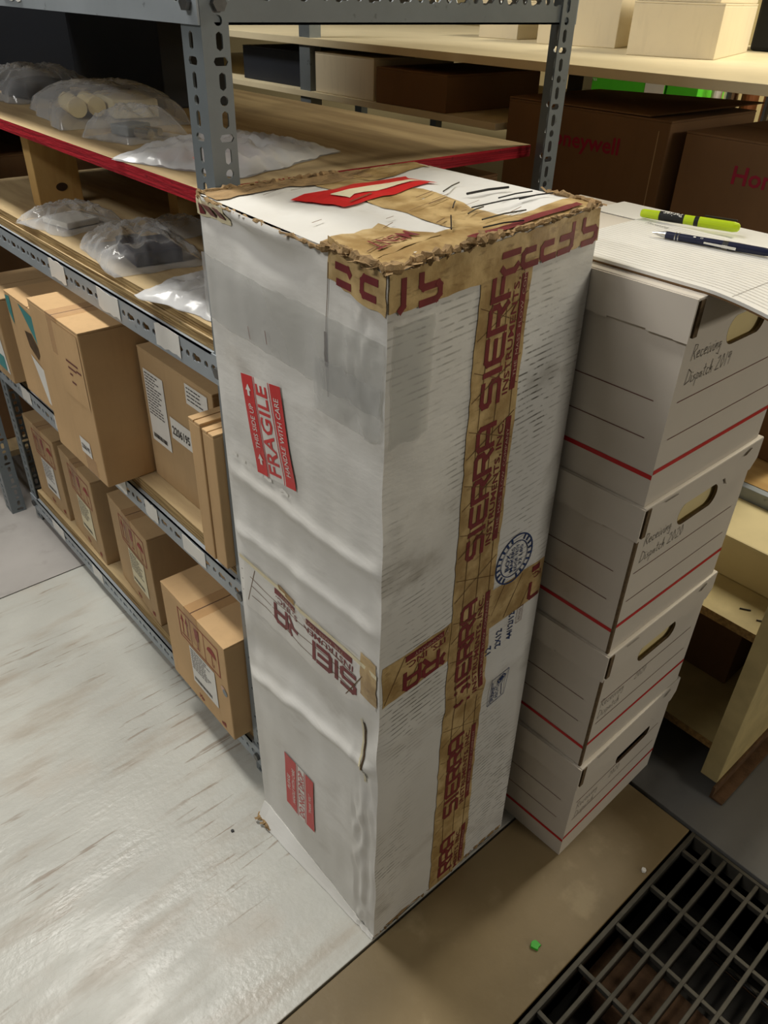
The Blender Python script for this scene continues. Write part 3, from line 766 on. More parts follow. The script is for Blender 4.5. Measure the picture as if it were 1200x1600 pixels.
# blue stamps on the right face, printed sideways
def stamp_map(cx, cz):
    return lambda off: (lambda u, v: onR(off)(cx - v, cz + u))
SM = stamp_map(.700, .655)
S = S2().ring(0, 0, .0400, .0022); S.ring(0, 0, .0290, .0014)
import itertools
for k in range(22):
    a = 2 * math.pi * k / 22
    if k % 11 in (0, 10): continue
    c, q = math.cos(a), math.sin(a); S.ribbon([(c * .0315, q * .0315), (c * .0365, q * .0365)], .0032)
S.text('BOX', 0, .010, .008, .030, .012, align='CENTER'); S.text('MAKERS', 0, .001, .007, .042, .012, align='CENTER'); S.text('EDGE TEST', 0, -.008, .006, .046, .010, align='CENTER'); S.text('32 LBS', 0, -.017, .006, .034, .010, align='CENTER')
S.v = [(u, v) for u, v in S.v]
st = tc(MB().shape(S, SM(.0012)), 'round_stamp', 'navy_ink')
SN = stamp_map(.700, .520)
S = S2().text('44/12/12', -.018, -.016, .0125, .052, .012); S.text('2X12', -.018, .010, .0125, .034, .012); S.text('12', -.018, .032, .0125, .014, .012)
tc(MB().shape(S, SN(.0012)), 'printed_numbers', 'navy_ink')
tc(MB().shape(S2().frame(-.004, -.037, .026, -.023, .0008).text('RECYCLE', 0, -.033, .005, .022), stamp_map(.700, .528)(.0012)), 'small_stamp', 'rule')
SQ = stamp_map(.697, .412)
S = S2().frame(-.030, -.021, .030, .021, .0012); S.ring(.016, -.006, .0095, .0022); S.disc(.016, -.006, .005)
S.text('PLEASE', -.024, .006, .007, .030, .01); S.text('RECYCLE', -.024, -.004, .007, .034, .01); S.ribbon([(-.026, .015), (-.004, .012), (.02, .016)], .0015); S.ribbon([(-.026, -.013), (0, -.010), (.004, -.014)], .0015)
tc(MB().shape(S, SQ(.0012)), 'square_stamp', 'navy_ink')
# dark wire offcuts lying on top
TU = [(.55, .30, .62, .36), (.72, .40, .90, .36), (.60, .26, .86, .20), (.34, .10, .46, .22), (.50, .12, .72, .12), (.66, .46, .84, .56), (.52, .20, .66, .26), (.78, .30, .92, .26), (.44, .06, .60, .03), (.80, .22, .94, .18)]
for k, (a0, b0, a1, b1) in enumerate(TU):
    p0, p1 = FT(a0, b0, .0046), FT(a1, b1, .0046); c = (p0 + p1) / 2
    o = MB().tube([p0 - c, V((.002, .002, .0004)), p1 - c], .0014 if k == 1 else .0008, 6).build('wire_offcut', 'black', loc=c)
    tag(o, 'thickest black wire offcut on top of the tall white carton' if k == 1 else 'short thin black wire offcut on top of the tall white carton', 'wire', 'wire offcuts on the tall carton')

# ================================================================== file boxes
def file_box(x0, y0, z0, w, d, h, texts, rz, label, hole, tx, stripes=True, dark_hole=False, ink='pencil', lid_h=.052, edge_gap=0.0):
    # x0,y0 = front left corner; face with the hand hole looks to -Y
    t = thing('file_box', label, 'file box', (x0, y0, z0), rz, 'white file boxes in a stack')
    B = lambda mm, n, mt, p=None, **k: mm.build(n, mt, p or t, **k)
    th = .004; hb = h - .006
    mm = MB(); mm.box(0, th, th, d - th, 0, hb); mm.box(w - th, w, th, d - th, 0, hb); mm.box(0, w, d - th, d, 0, hb); mm.box(th, w - th, th, d - th, 0, th)
    # end panel with hand hole: stadium
    hx, hz, hw_, hh = hole
    N = 24; inn = []; out = []
    for k in range(N):
        a = 2 * math.pi * k / N; c, q = math.cos(a), math.sin(a)
        r = hh / 2; inn.append((hx + (hw_ / 2 - r) * (1 if c > 0 else -1) + c * r, hz + q * r))
    angs = [math.atan2(z - hz, x - hx) for x, z in inn]
    for (x, z) in inn:
        dx, dz = x - hx, z - hz; ts = []
        if dx > 1e-9: ts.append((w - hx) / dx)
        if dx < -1e-9: ts.append(-hx / dx)
        if dz > 1e-9: ts.append((hb - hz) / dz)
        if dz < -1e-9: ts.append(-hz / dz)
        tt_ = min(ts); out.append((hx + dx * tt_, hz + dz * tt_))
    # insert panel corners
    seq = sorted([(math.atan2(z - hz, x - hx), (x, z), i) for i, (x, z) in enumerate(out)] + [(math.atan2(z - hz, x - hx), (x, z), None) for x, z in ((0, 0), (w, 0), (w, hb), (0, hb))])
    ring_in = sorted([(math.atan2(z - hz, x - hx), (x, z)) for x, z in inn])
    def panel(y):
        vs = [(x, y, z) for x, z in inn] + [(x, y, z) for x, z in out]; fs = []
        corners = {}
        order = [s_[2] for s_ in seq]
        n0 = len(vs); cs = []
        for s_ in seq:
            if s_[2] is None: vs.append((s_[1][0], y, s_[1][1])); cs.append(len(vs) - 1)
        ci = 0; ids = []
        for s_ in seq:
            if s_[2] is None: ids.append(('c', cs[ci])); ci += 1
            else: ids.append(('o', s_[2]))
        M_ = len(ids); pos = [i for i, q in enumerate(ids) if q[0] == 'o']
        for a_, b_ in zip(pos, pos[1:] + [pos[0] + M_]):
            i, j = ids[a_][1], ids[b_ % M_][1]
            mid = [ids[q % M_][1] for q in range(a_ + 1, b_)]
            fs.append(tuple([i, N + i] + mid + [N + j, j]))
        return vs, fs
    v1, f1 = panel(0); v2, f2 = panel(th)
    mm.add(v1, f1); mm.add(v2, f2)
    for (xa, za), (xb, zb_) in (((0, 0), (w, 0)), ((w, 0), (w, hb)), ((w, hb), (0, hb)), ((0, hb), (0, 0))): mm.add([(xa, 0, za), (xb, 0, zb_), (xb, th, zb_), (xa, th, za)], [(0, 1, 2, 3)])
    body = B(mm, 'body', 'file')
    rim = MB(); rim.add([(x, -.0002, z) for x, z in inn] + [(x, th, z) for x, z in inn], [(k, (k + 1) % N, N + (k + 1) % N, N + k) for k in range(N)])
    B(rim, 'hole_rim', 'file_in', body)
    if not dark_hole:
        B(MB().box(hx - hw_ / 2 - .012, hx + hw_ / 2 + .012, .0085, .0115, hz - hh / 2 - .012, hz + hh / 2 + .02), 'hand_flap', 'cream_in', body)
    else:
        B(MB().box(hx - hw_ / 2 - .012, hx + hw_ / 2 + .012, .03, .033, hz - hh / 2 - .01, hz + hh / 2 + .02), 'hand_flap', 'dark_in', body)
    # lid
    g = .0035; mm = MB(); lz = h - lid_h
    mm.box(-g, w + g + .006, -g, d + g, h - .004, h)
    lid = B(mm, 'lid', 'file', bevel=.0015)
    # left skirt with slightly torn lower edge
    n = 22; rr = random.Random(int(z0 * 1000) + 3); mm = MB()
    for k in range(n):
        ya, yb = -g + (d + 2 * g) * k / n, -g + (d + 2 * g) * (k + 1) / n
        lo = lz + rr.uniform(-.0015, .0015)
        mm.box(-g - .0028, -g, ya, yb, lo, h - .001)
    B(mm, 'lid_skirt', 'file', lid, weld=True)
    mm = MB(); mm.add([(.010, -g - .0001, lz + .012), (.010, -g - .0001, h - .002), (w + g + .006, -g - .0001, h - .002), (w + g + .006, -g - .0001, lz + .016), (w - .004, -g - .0001, lz), (w * .75, -g - .0001, lz + .001), (hx + hw_ * .55, -g - .0001, hz + hh * .5 + .004), (hx - hw_ * .55, -g - .0001, hz + hh * .5 + .004), (.05, -g - .0001, lz + .006)], [tuple(range(9))])
    mm.add([(p[0], p[1] + .002, p[2]) for p in mm.v[:9]], [tuple(range(9))]); mm.f += [(k, (k + 1) % 9, 9 + (k + 1) % 9, 9 + k) for k in range(9)]; mm.mi += [0] * 9
    B(mm, 'lid_skirt', 'file', lid)
    mm = MB().box(.0005, .0095, -g - .0012, -.0004, lz + .004, h - .003); B(mm, 'corner_gap', 'file_in', lid)
    S = S2().poly([(w - .050, h - .013), (w - .040, h - .0135), (w - .026, h - .007), (w - .028, h - .005)]); S2b = S2().rect(.040, h - .006, .072, h - .0048)
    B(MB().shape(S, on_y(-g - .0012, 0, 0, .0006)), 'lid_slot', 'dark_in', lid); B(MB().shape(S2b, on_y(-g - .0012, 0, 0, .0006)), 'lid_slot', 'dark_in', lid)
    # printed rules and stripe
    S = S2(); S.rect(0, .047, w, .0535); B(MB().shape(S, on_y(0, 0, 0, .0005)), 'red_stripe', 'stripe_red', body)
    S = S2(); S.rect(0, .040, d, .0465); B(MB().shape(S, lambda u, v: (-.0005, u, v)), 'red_stripe', 'stripe_red', body)
    for zz in (.092, .142):
        B(MB().shape(S2().rect(.014, zz, w - .02, zz + .0012), on_y(0, 0, 0, .0005)), 'printed_rule', 'rule', body)
        B(MB().shape(S2().rect(.022, zz - .002, d - .02, zz - .0008), lambda u, v: (-.0005, u, v)), 'printed_rule', 'rule', body)
    if edge_gap: B(MB().box(-.0009, .0042, -.0009, .003, 0, lz * edge_gap), 'open_corner', 'file_in', body)
    S = S2()
    for (s_, px, pz, hgt) in texts: hand(S, s_, px, pz, hgt, .0009)
    if S.f: B(MB().shape(S, on_y(0, 0, 0, .0007)), 'handwriting', ink, body)
    return t
FBX = [(.800, .377, 0, .300, .385, .2500), (.799, .381, .2505, .300, .385, .2535), (.798, .384, .5045, .300, .385, .2575), (.797, .386, .7625, .300, .385, .2725)]
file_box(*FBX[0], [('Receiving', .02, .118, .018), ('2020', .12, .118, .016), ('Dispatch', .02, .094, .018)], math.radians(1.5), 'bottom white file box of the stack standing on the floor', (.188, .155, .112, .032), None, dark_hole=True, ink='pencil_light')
file_box(*FBX[1], [('Receiving', .016, .128, .018), ('2020', .11, .128, .016), ('Dispatch', .016, .104, .018)], math.radians(.5), 'third white file box from the top of the stack, faint writing above the red line', (.155, .186, .110, .036), None, ink='pencil_light', edge_gap=.98)
file_box(*FBX[2], [('Receiving', .022, .186, .019), ('Dispatch 2020', .022, .158, .019)], 0.0, 'white file box marked 2020, second from the top of the stack', (.155, .1985, .106, .038), None, edge_gap=.98)
file_box(*FBX[3], [('Receiving', .020, .194, .019), ('Dispatch 2019', .020, .164, .019)], 0.0, 'top white file box marked 2019 under the lined notepad', (.143, .2105, .096, .038), None, lid_h=.050)

# notepad
ZT = 1.0352
NP = thing('notepad', 'lined white paper notepad drooping over the top file box', 'notepad', (.93, .48, ZT))
def padz(y): return -.0 if y > .39 else -((.39 - y) / .08) ** 1.6 * .010
def padp(x, y, z): return (x - .93, y - .48, z + padz(y))
PX0, PX1, PY0, PY1 = .811, 1.030, .298, .610
def padmesh(z0, z1):
    n = 24; mm = MB()
    mm.grid(lambda u, v: padp(PX0 + (PX1 - PX0) * u, PY0 + (PY1 - PY0) * v, z1), 2, n)
    mm.grid(lambda u, v: padp(PX0 + (PX1 - PX0) * u, PY0 + (PY1 - PY0) * v, z0), 2, n)
    for xx in (PX0, PX1): mm.grid(lambda u, v: padp(xx, PY0 + (PY1 - PY0) * v, z0 + (z1 - z0) * u), 1, n)
    for yy in (PY0, PY1): mm.grid(lambda u, v: padp(PX0 + (PX1 - PX0) * u, yy, z0 + (z1 - z0) * v), 2, 1)
    return mm
padmesh(.0005, .0025).build('backing_board', 'card_seam', NP, weld=True)
padmesh(.0026, .0062).build('pages', 'paper', NP, weld=True)
S = S2(); k = 0
while PX0 + .012 + k * .0085 < PX1 - .004:
    S.rect(PX0 + .012 + k * .0085, PY0 + .002, PX0 + .0126 + k * .0085, PY1 - .002, 1, 24); k += 1
S.rect(PX0 + .003, PY0 + .06, PX1 - .003, PY0 + .0606, 2, 1)
MB().shape(S, lambda u, v: padp(u, v, .0066)).build('ruled_lines', 'pencil_light', NP)
S = S2(); hand(S, 'Receiving', 0, 0, .010, .0006).tr(math.radians(-90), 1.005, .590); MB().shape(S, lambda u, v: padp(u, v, .0068)).build('handwriting', 'pencil', NP)
o = MB().box(.0, .085, 0, .28, 0, .0008).build('paper_sheet', 'paper', loc=(1.033, .42, ZT + .0004)); tag(o, 'loose white paper sheet on the top file box behind the highlighter', 'paper')

# pens
def along(p0, p1, name, label):
    p0, p1 = V(p0), V(p1); L = (p1 - p0).length; d = p1 - p0
    t = bpy.data.objects.new(name, None); COL.objects.link(t); t.location = p0
    t.rotation_euler = d.to_track_quat('X', 'Z').to_euler(); t.empty_display_size = .02
    return tag(t, label, 'pen'), L
ZPD = ZT + .0064
t, L = along((1.026, .612, ZPD + .0068), (1.064, .484, ZPD + .0068), 'highlighter', 'lime yellow highlighter pen with black clip on the notepad')
MB().tube([(0, 0, 0), (.003, 0, 0), (.026, 0, 0)], [.0045, .0058, .0062], 16).build('cap_end', 'lime', t, smooth=False)
MB().tube([(.026, 0, 0), (.060, 0, 0)], [.0064, .0064], 16).build('grip_label', 'black', t)
MB().tube([(.060, 0, 0), (.074, 0, 0)], [.0063, .0063], 16).build('ring', 'lime', t)
MB().tube([(.074, 0, 0), (.080, 0, 0)], [.0066, .0066], 16).build('band', 'black', t)
MB().tube([(.080, 0, 0), (L - .008, 0, 0), (L - .002, 0, 0), (L, 0, 0)], [.0067, .0067, .0055, .003], 16).build('barrel', 'lime', t)
MB().box(.085, L - .006, .0035, .0065, .0068, .0085).build('clip', 'black', t, bevel=.0005)
S = S2().text('Parker', 0, -.003, .0062, .026, .012)
def wrap(u, v):
    a = v / .0066 + 1.1
    return (.056 - u, -math.cos(a) * -.0067 * -1 * 1.0, math.sin(a) * .0067)
MB().shape(S, lambda u, v: (.057 - u, -.0067 * math.cos(1.0 - v / .0067), .0067 * math.sin(1.0 - v / .0067))).build('lettering', 'paper', t)
t, L = along((.951, .545, ZPD + .0048), (.986, .394, ZPD + .0058), 'ballpoint_pen', 'dark navy ballpoint pen with chrome tip and clip on the notepad')
MB().tube([(0, 0, 0), (.004, 0, 0), (.018, 0, 0)], [.0007, .0018, .0044], 14).build('tip', 'chrome', t)
MB().tube([(.018, 0, 0), (.090, 0, 0)], [.0046, .0050], 14).build('barrel', 'navy', t)
for x_ in (.030, .034): MB().tube([(x_, 0, 0), (x_ + .0013, 0, 0)], .0052, 14).build('ring', 'chrome', t)
MB().tube([(.090, 0, 0), (.097, 0, 0)], [.0052, .0052], 14).build('collar', 'chrome', t)
MB().tube([(.097, 0, 0), (.140, 0, 0), (L, 0, 0)], [.0052, .0048, .003], 14).build('barrel', 'navy', t)
MB().add([(.068, -.0052, .001), (.108, -.0072, .001), (.108, -.0072, -.0025), (.068, -.0052, -.0012), (.068, -.0062, .001), (.108, -.0082, .001), (.108, -.0082, -.0025), (.068, -.0062, -.0012)], [(0, 1, 2, 3), (4, 5, 6, 7), (0, 1, 5, 4), (1, 2, 6, 5), (2, 3, 7, 6), (3, 0, 4, 7)]).build('clip', 'chrome', t)
S = S2().disc(.055, 0, .0018, 10).ring(.064, 0, .0018, .0006, 12); MB().shape(S, lambda u, v: (u, -.0036 + v * .6, .0042 + v * .3)).build('printed_logo', 'paper', t)

# ================================================================== cartons
def carton(name, label, x, y0, y1, z, d, h, mat='card', rz=0.0, group=None, tape=True, flaps=True, seam='y', cat='carton', lift=0.0):
    w = y1 - y0; cx, cy = x + d / 2, (y0 + y1) / 2
    t = thing(name, label, cat, (cx, cy, z), rz, group)
    body = MB().box(-d / 2, d / 2, -w / 2, w / 2, 0, h - .004).build('body', mat, t, bevel=.0025)
    if flaps:
        g = .0012
        if seam == 'y':      # seam runs along Y
            fl = ((-d / 2, -g, -w / 2, w / 2), (g, d / 2, -w / 2, w / 2))
        else:
            fl = ((-d / 2, d / 2, -w / 2, -g), (-d / 2, d / 2, g, w / 2))
        for i, (a, b, c, e) in enumerate(fl):
            MB().box(a, b, c, e, h - .0042, h).build('flap', mat, t, bevel=.0012)
    if tape:
        tw = .024
        if seam == 'y': mm = MB().box(-tw, tw, -w / 2 - .0006, w / 2 + .0006, h - .001, h + .0006)
        else: mm = MB().box(-d / 2 - .0008, d / 2 + .0006, -tw, tw, h - .0005, h + .0006); mm.box(-d / 2 - .0008, -d / 2 + .0005, -tw, tw, h - .075, h)
        mm.build('clear_tape', 'tape_clear', t)
    t['_f'] = 0; del t['_f']
    F = lambda off=.0006: (lambda u, v: (-d / 2 - off, w / 2 - u, v))         # front face, u from its left edge
    Rt = lambda off=.0006: (lambda u, v: (-d / 2 + u, -w / 2 - off, v))       # side face towards the camera's right
    return t, w, h, F, Rt, body

def text_block(S, x0, y1, w, n, lh, seed, ih=.0022):
    r = random.Random(seed)
    for k in range(n):
        x = x0
        while x < x0 + w * (.6 + .4 * r.random()):
            l = r.uniform(.004, .014); S.rect(x, y1 - k * lh - ih, min(x + l, x0 + w), y1 - k * lh); x += l + .002
    return S
def barcode(S, x0, y0, w, h, seed):
    r = random.Random(seed); x = x0
    while x < x0 + w: q = r.uniform(.0006, .0018); S.rect(x, y0, x + q, y0 + h); x += q + r.uniform(.0006, .0016)
    return S
def handling_print(t, F, w, h):
    x0, x1, y0, y1 = w * .27, w * .90, h * .62, h * .92
    H_ = y1 - y0
    S = S2().frame(x0, y0, x1, y1, .0024); S.rect(x0 + (x1 - x0) * .30, y0, x0 + (x1 - x0) * .30 + .0014, y1); S.rect(x0 + (x1 - x0) * .64, y0, x0 + (x1 - x0) * .64 + .0014, y1)
    for k in (0, 1):
        cx = x0 + (x1 - x0) * (.10 + .11 * k); S.rect(cx - .0016, y0 + H_ * .22, cx + .0016, y0 + H_ * .70); S.poly([(cx - .006, y0 + H_ * .64), (cx + .006, y0 + H_ * .64), (cx, y0 + H_ * .88)])
    S.rect(x0 + (x1 - x0) * .05, y0 + H_ * .12, x0 + (x1 - x0) * .26, y0 + H_ * .16)
    cx = x0 + (x1 - x0) * .47; S.poly([(cx - .009, y0 + H_ * .86), (cx - .007, y0 + H_ * .5), (cx, y0 + H_ * .4), (cx + .007, y0 + H_ * .5), (cx + .009, y0 + H_ * .86)]); S.rect(cx - .001, y0 + H_ * .18, cx + .001, y0 + H_ * .42); S.rect(cx - .006, y0 + H_ * .14, cx + .006, y0 + H_ * .18)
    cx = x0 + (x1 - x0) * .82; S.disc(cx, y0 + H_ * .5, .017, 12, .019, 0, math.pi); S.ribbon([(cx, y0 + H_ * .5), (cx, y0 + H_ * .16), (cx + .005, y0 + H_ * .14), (cx + .006, y0 + H_ * .24)], .0018)
    MB().shape(S, F(.0007)).build('handling_symbols', 'red_print', t)
def ship_label(t, F, x0, y0, x1, y1, mat='paper', seed=1):
    lb = MB().shape(S2().rect(x0, y0, x1, y1), F(.0012)).build('shipping_label', mat, t)
    S = S2(); text_block(S, x0 + .004, y1 - .005, (x1 - x0) * .8, max(2, int((y1 - y0) * .6 / .006)), .006, seed); barcode(S, x0 + .006, y0 + .008, (x1 - x0) * .7, .009, seed)
    MB().shape(S, F(.0016)).build('label_print', 'ink', lb); return lb
# bottom shelf row
ZS = .1032
row = [(.502, 1.796, 1.998, 'leftmost printed carton on the bottom shelf', 'card'), (.500, 1.548, 1.762, 'second printed carton on the bottom shelf from the far end', 'card'), (.499, 1.262, 1.482, 'third printed carton on the bottom shelf, next to the nearest one', 'card'), (.450, .8950, 1.134, 'nearest printed carton, sticking out of the bottom shelf', 'card_w')]
for i, (x, y0, y1, lab, mt) in enumerate(row):
    t, w, h, F, Rt, body = carton('printed_carton', lab, x, y0, y1, ZS, .33, .240, mt, math.radians((0, -3, -4, -1)[i]), 'printed cartons on the bottom shelf', seam='x')
    handling_print(t, F, w, h)
    ship_label(t, F, w * .40, h * .20, w * .80, h * .60, 'cream_label' if i in (1, 2) else 'paper', i + 3)
    S = S2().text('Ho', w * .46, h * .05, .012, .018, .03); S.text('ell', w * .82, h * .05, .012, .016, .03)
    MB().shape(S, F(.0007)).build('red_lettering', 'red_print', t)
    if i == 3:
        MB().shape(S2().disc(w * .92, h * .52, .008), F(.0010)).build('round_sticker', 'pale', t); MB().shape(S2().disc(w * .945, h * .50, .008), F(.0013)).build('round_sticker', 'steel', t)
# middle shelf
ZM = .5123
t, w, h, F, Rt, body = carton('shipping_carton', 'large kraft carton overhanging the middle shelf with taped top', .428, 1.243, 1.468, ZM, .42, .302, 'card_w', 0, seam='x')
lb = MB().shape(S2().rect(w * .50, h * .52, w * .97, h * .97), F(.0010)).build('pasted_sheet', 'card_w', t)
S = S2()
for k, (a, b, l) in enumerate(((.66, .76, .05), (.68, .72, .035), (.69, .68, .012), (.70, .63, .018), (.84, .73, .02))): S.rect(w * a, h * b, w * a + l, h * b + .004)
MB().shape(S, F(.0016)).build('label_print', 'rule', lb)
lb = MB().shape(S2().rect(w * .58, h * .13, w * .78, h * .24), F(.0012)).build('part_label', 'paper', t)
MB().shape(S2().text('2206195', w * .60, h * .165, .010, w * .16, .02), F(.0016)).build('lettering', 'ink', lb)
MB().shape(S2().rect(w * .62, 0.0, w * .84, h * .13), F(.0008)).build('clear_tape', 'tape_clear', t)
t, w, h, F, Rt, body = carton('shipping_carton', 'kraft carton set back on the middle shelf with three white labels', .523, .982, 1.236, ZM, .38, .262, 'card', 0, seam='y', tape=False)
ship_label(t, F, w * .06, h * .32, w * .34, h * .86, 'paper', 21)
lb = MB().shape(S2().rect(w * .38, h * .46, w * .66, h * .62), F(.0012)).build('part_label', 'paper', t)
MB().shape(S2().text('2206195', w * .40, h * .50, .016, w * .24, .025), F(.0016)).build('lettering', 'ink', lb)
lb = MB().shape(S2().rect(w * .66, h * .82, w * .94, h * .96), F(.0012)).build('part_label', 'paper', t)
MB().shape(text_block(S2(), w * .68, h * .94, w * .22, 4, .007, 4), F(.0016)).build('label_print', 'ink', lb)
t, w, h, F, Rt, body = carton('narrow_carton', 'narrow plain kraft carton wedged beside the labelled carton', .468, .9265, .960, ZM, .30, .252, 'card_w', 0, 'narrow cartons by the rack post', tape=False, seam='x')
t, w, h, F, Rt, body = carton('narrow_carton', 'narrow plain kraft carton nearest the rack post', .470, .8925, .9250, ZM, .30, .246, 'card_w', 0, 'narrow cartons by the rack post', tape=False, seam='x')
t, w, h, F, Rt, body = carton('torn_carton', 'torn kraft carton with teal printed panel on the middle shelf', .470, 1.486, 1.760, ZM, .36, .232, 'card_w', 0, tape=False, seam='x')
MB().shape(S2().poly([(w * .30, h * .97), (w * .72, h * .90), (w * .72, h * .50), (w * .60, h * .62)]), F(.0010)).build('teal_panel', 'teal', t)
MB().shape(S2().poly([(w * .02, h * .96), (w * .12, h * .98), (w * .10, h * .70), (w * .03, h * .8)]), F(.0010)).build('teal_panel', 'teal', t)
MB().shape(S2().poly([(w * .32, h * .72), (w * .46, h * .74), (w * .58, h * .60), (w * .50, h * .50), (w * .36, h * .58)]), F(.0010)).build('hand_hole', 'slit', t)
MB().shape(S2().poly([(w * .34, h * .50), (w * .66, h * .40), (w * .80, h * .02), (w * .52, h * .08)]), F(.0014)).build('torn_panel', 'paper', t)
MB().shape(S2().poly([(w * .60, h * .30), (w * .74, h * .26), (w * .90, h * .01), (w * .78, h * .01)]), F(.0020)).build('green_panel', 'green_print', t)
t, w, h, F, Rt, body = carton('small_carton', 'small brown carton at the far left of the middle shelf', .455, 1.800, 1.990, ZM, .28, .200, 'card', 0, tape=False, seam='x')
MB().shape(S2().poly([(w * .55, h * .75), (w * .85, h * .70), (w * .95, h * .1), (w * .62, h * .15)]), F(.0010)).build('torn_label', 'paper', t)
MB().shape(S2().rect(w * .60, h * .12, w * .86, h * .30), F(.0016)).build('teal_patch', 'teal', t)
S = S2(); S.ribbon([(.20, .10), (.235, .10), (.235, .13)], .0012); S.ribbon([(.20, .03), (.235, .03), (.235, .06)], .0012); MB().shape(S, Rt(.0008)).build('printed_marks', 'slit', t)
t, w, h, F, Rt, body = carton('storage_carton', 'dim brown carton at the back of the middle shelf', .845, 1.495, 1.985, ZM, .24, .310, 'card_dark', 0, tape=False)
# stock at the back of the upper levels
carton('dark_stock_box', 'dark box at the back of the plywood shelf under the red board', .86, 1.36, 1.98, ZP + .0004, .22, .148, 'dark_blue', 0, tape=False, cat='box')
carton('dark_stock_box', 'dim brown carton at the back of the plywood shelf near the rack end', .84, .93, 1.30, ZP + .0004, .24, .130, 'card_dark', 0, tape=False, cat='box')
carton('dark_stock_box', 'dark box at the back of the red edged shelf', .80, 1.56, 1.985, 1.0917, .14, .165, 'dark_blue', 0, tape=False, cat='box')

carton('light_block_carton', 'tall unseen carton added on the top deck of the grey rack near its end to block light', .84, .905, 1.45, 1.3354, .27, .56, 'card', 0, 'light blocking cartons on the top deck')  # unseen pair added to keep the aisle light off the back rack
carton('light_block_carton', 'tall unseen carton added on the top deck of the grey rack at its far end to block light', .84, 1.46, 2.0, 1.3354, .27, .56, 'card', 0, 'light blocking cartons on the top deck')
# wooden blocks that carry the red edged board
def block(x0, x1, y0, y1, lab):
    t = thing('wood_block', lab, 'wood block', ((x0 + x1) / 2, (y0 + y1) / 2, ZP)); w2, d2 = (y1 - y0) / 2, (x1 - x0) / 2
    MB().box(-d2, d2, -w2, w2, .0003, .1588).build('block', 'wood', t, bevel=.002)
    MB().shape(S2().disc(d2 * .1, .035, .012, 16, .008), lambda u, v: (u, -w2 - .0006, v)).build('knot', 'knot', t)
block(.560, .650, 1.680, 1.718, 'pine block with dark knot propping the red edged shelf at left')
block(.745, .835, 1.452, 1.490, 'pine block further back propping the red edged shelf')

# ================================================================== plastic bags
def bag(label, cx, cy, z, lx, ly, h, rz, seed, mat='bag', contents=(), name='plastic_bag', flat=.55, amp=.010, lump=()):
    t = thing(name, label, 'bag', (cx, cy, z), rz, 'plastic bags on the rack'); n = 40
    def hz(u, v):
        e = max(0, 1 - abs(u) ** 3.2) * max(0, 1 - abs(v) ** 3.2)
        b = h * e ** flat
        p = V((u * lx * 14, v * ly * 14, seed))
        r1 = 1 - abs(noise.noise(p)) * 2.2; r2 = 1 - abs(noise.noise(p * 2.3 + V((3, 1, 7)))) * 2
        b += (r1 * amp + r2 * amp * .5) * (.25 + .75 * e)
        for (lu, lv, lr, lh) in lump: b += lh * math.exp(-((u - lu) ** 2 + (v - lv) ** 2) / lr ** 2)
        return max(.0012, b)
    def edge(u, v):
        k = 1 + .10 * noise.noise(V((u * 2.2, v * 2.2, seed + 4)))
        return u * lx / 2 * k, v * ly / 2 * k
    mm = MB()
    mm.grid(lambda a, b: (*edge(a * 2 - 1, b * 2 - 1), hz(a * 2 - 1, b * 2 - 1)), n, n)
    mm.grid(lambda a, b: (*edge(a * 2 - 1, b * 2 - 1), .0006), n, n)
    mm.build('film', mat, t, smooth=True)
    for i, (kind, x, y, zz, sx, sy, sz, mt) in enumerate(contents):
        if kind == 'box': MB().box(x - sx / 2, x + sx / 2, y - sy / 2, y + sy / 2, zz, zz + sz).build('content', mt, t, bevel=.003)
        else: MB().tube([(x, y - sy / 2, zz + sz / 2), (x, y + sy / 2, zz + sz / 2)], sz / 2, 14).build('content', mt, t, smooth=False)
ZR = 1.0918
bag('clear plastic bag at the left end of the red edged shelf', .66, 1.86, ZR, .20, .20, .050, .2, 1, contents=(('box', 0, 0, .003, .10, .10, .03, 'dark_blue'),))
bag('clear boxy plastic bag of pale cylinders on the red edged shelf', .660, 1.520, ZR, .22, .290, .052, math.radians(-12), 2, contents=(('cyl', -.055, .02, .003, .03, .10, .032, 'cream_in'), ('cyl', -.02, .03, .003, .03, .10, .032, 'cream_in'), ('box', .04, .02, .003, .08, .16, .03, 'cream_label')), flat=.30, amp=.005)
bag('crumpled clear plastic bag on the red edged shelf with small metal parts', .600, 1.285, ZR, .125, .115, .036, .3, 3, 'bag', contents=(('cyl', -.01, -.03, .003, .02, .03, .014, 'chrome'), ('cyl', .02, -.02, .003, .02, .03, .012, 'chrome'), ('box', .01, .02, .002, .05, .04, .016, 'steel')), amp=.010)
bag('flat white crumpled plastic bag by the rack post on the red edged shelf', .640, 1.065, ZR, .25, .225, .014, math.radians(20), 4, 'bag_milky', contents=(('box', -.03, 0, .001, .12, .12, .010, 'pink'),), amp=.010)
bag('clear plastic bag at the left of the plywood shelf beside the pine block', .560, 1.530, ZP + .0003, .14, .15, .026, .2, 5, contents=(('box', 0, 0, .001, .07, .08, .012, 'paper'),), amp=.010)
bag('clear plastic bag of dark parts in the middle of the plywood shelf', .570, 1.265, ZP + .0003, .155, .21, .034, -.15, 6, contents=(('box', .01, -.02, .001, .08, .10, .022, 'navy'), ('box', 0, .06, .001, .04, .03, .016, 'black')), amp=.014)
bag('flat white plastic bag of papers at the near end of the plywood shelf', .580, 1.015, ZP + .0003, .19, .19, .012, .25, 7, 'bag_milky', contents=(('box', 0, 0, .001, .11, .12, .006, 'paper'),), amp=.007)
bag('flat clear plastic bag lying at the back of the plywood shelf', .705, 1.375, ZP + .0003, .10, .13, .014, .1, 8, amp=.008)

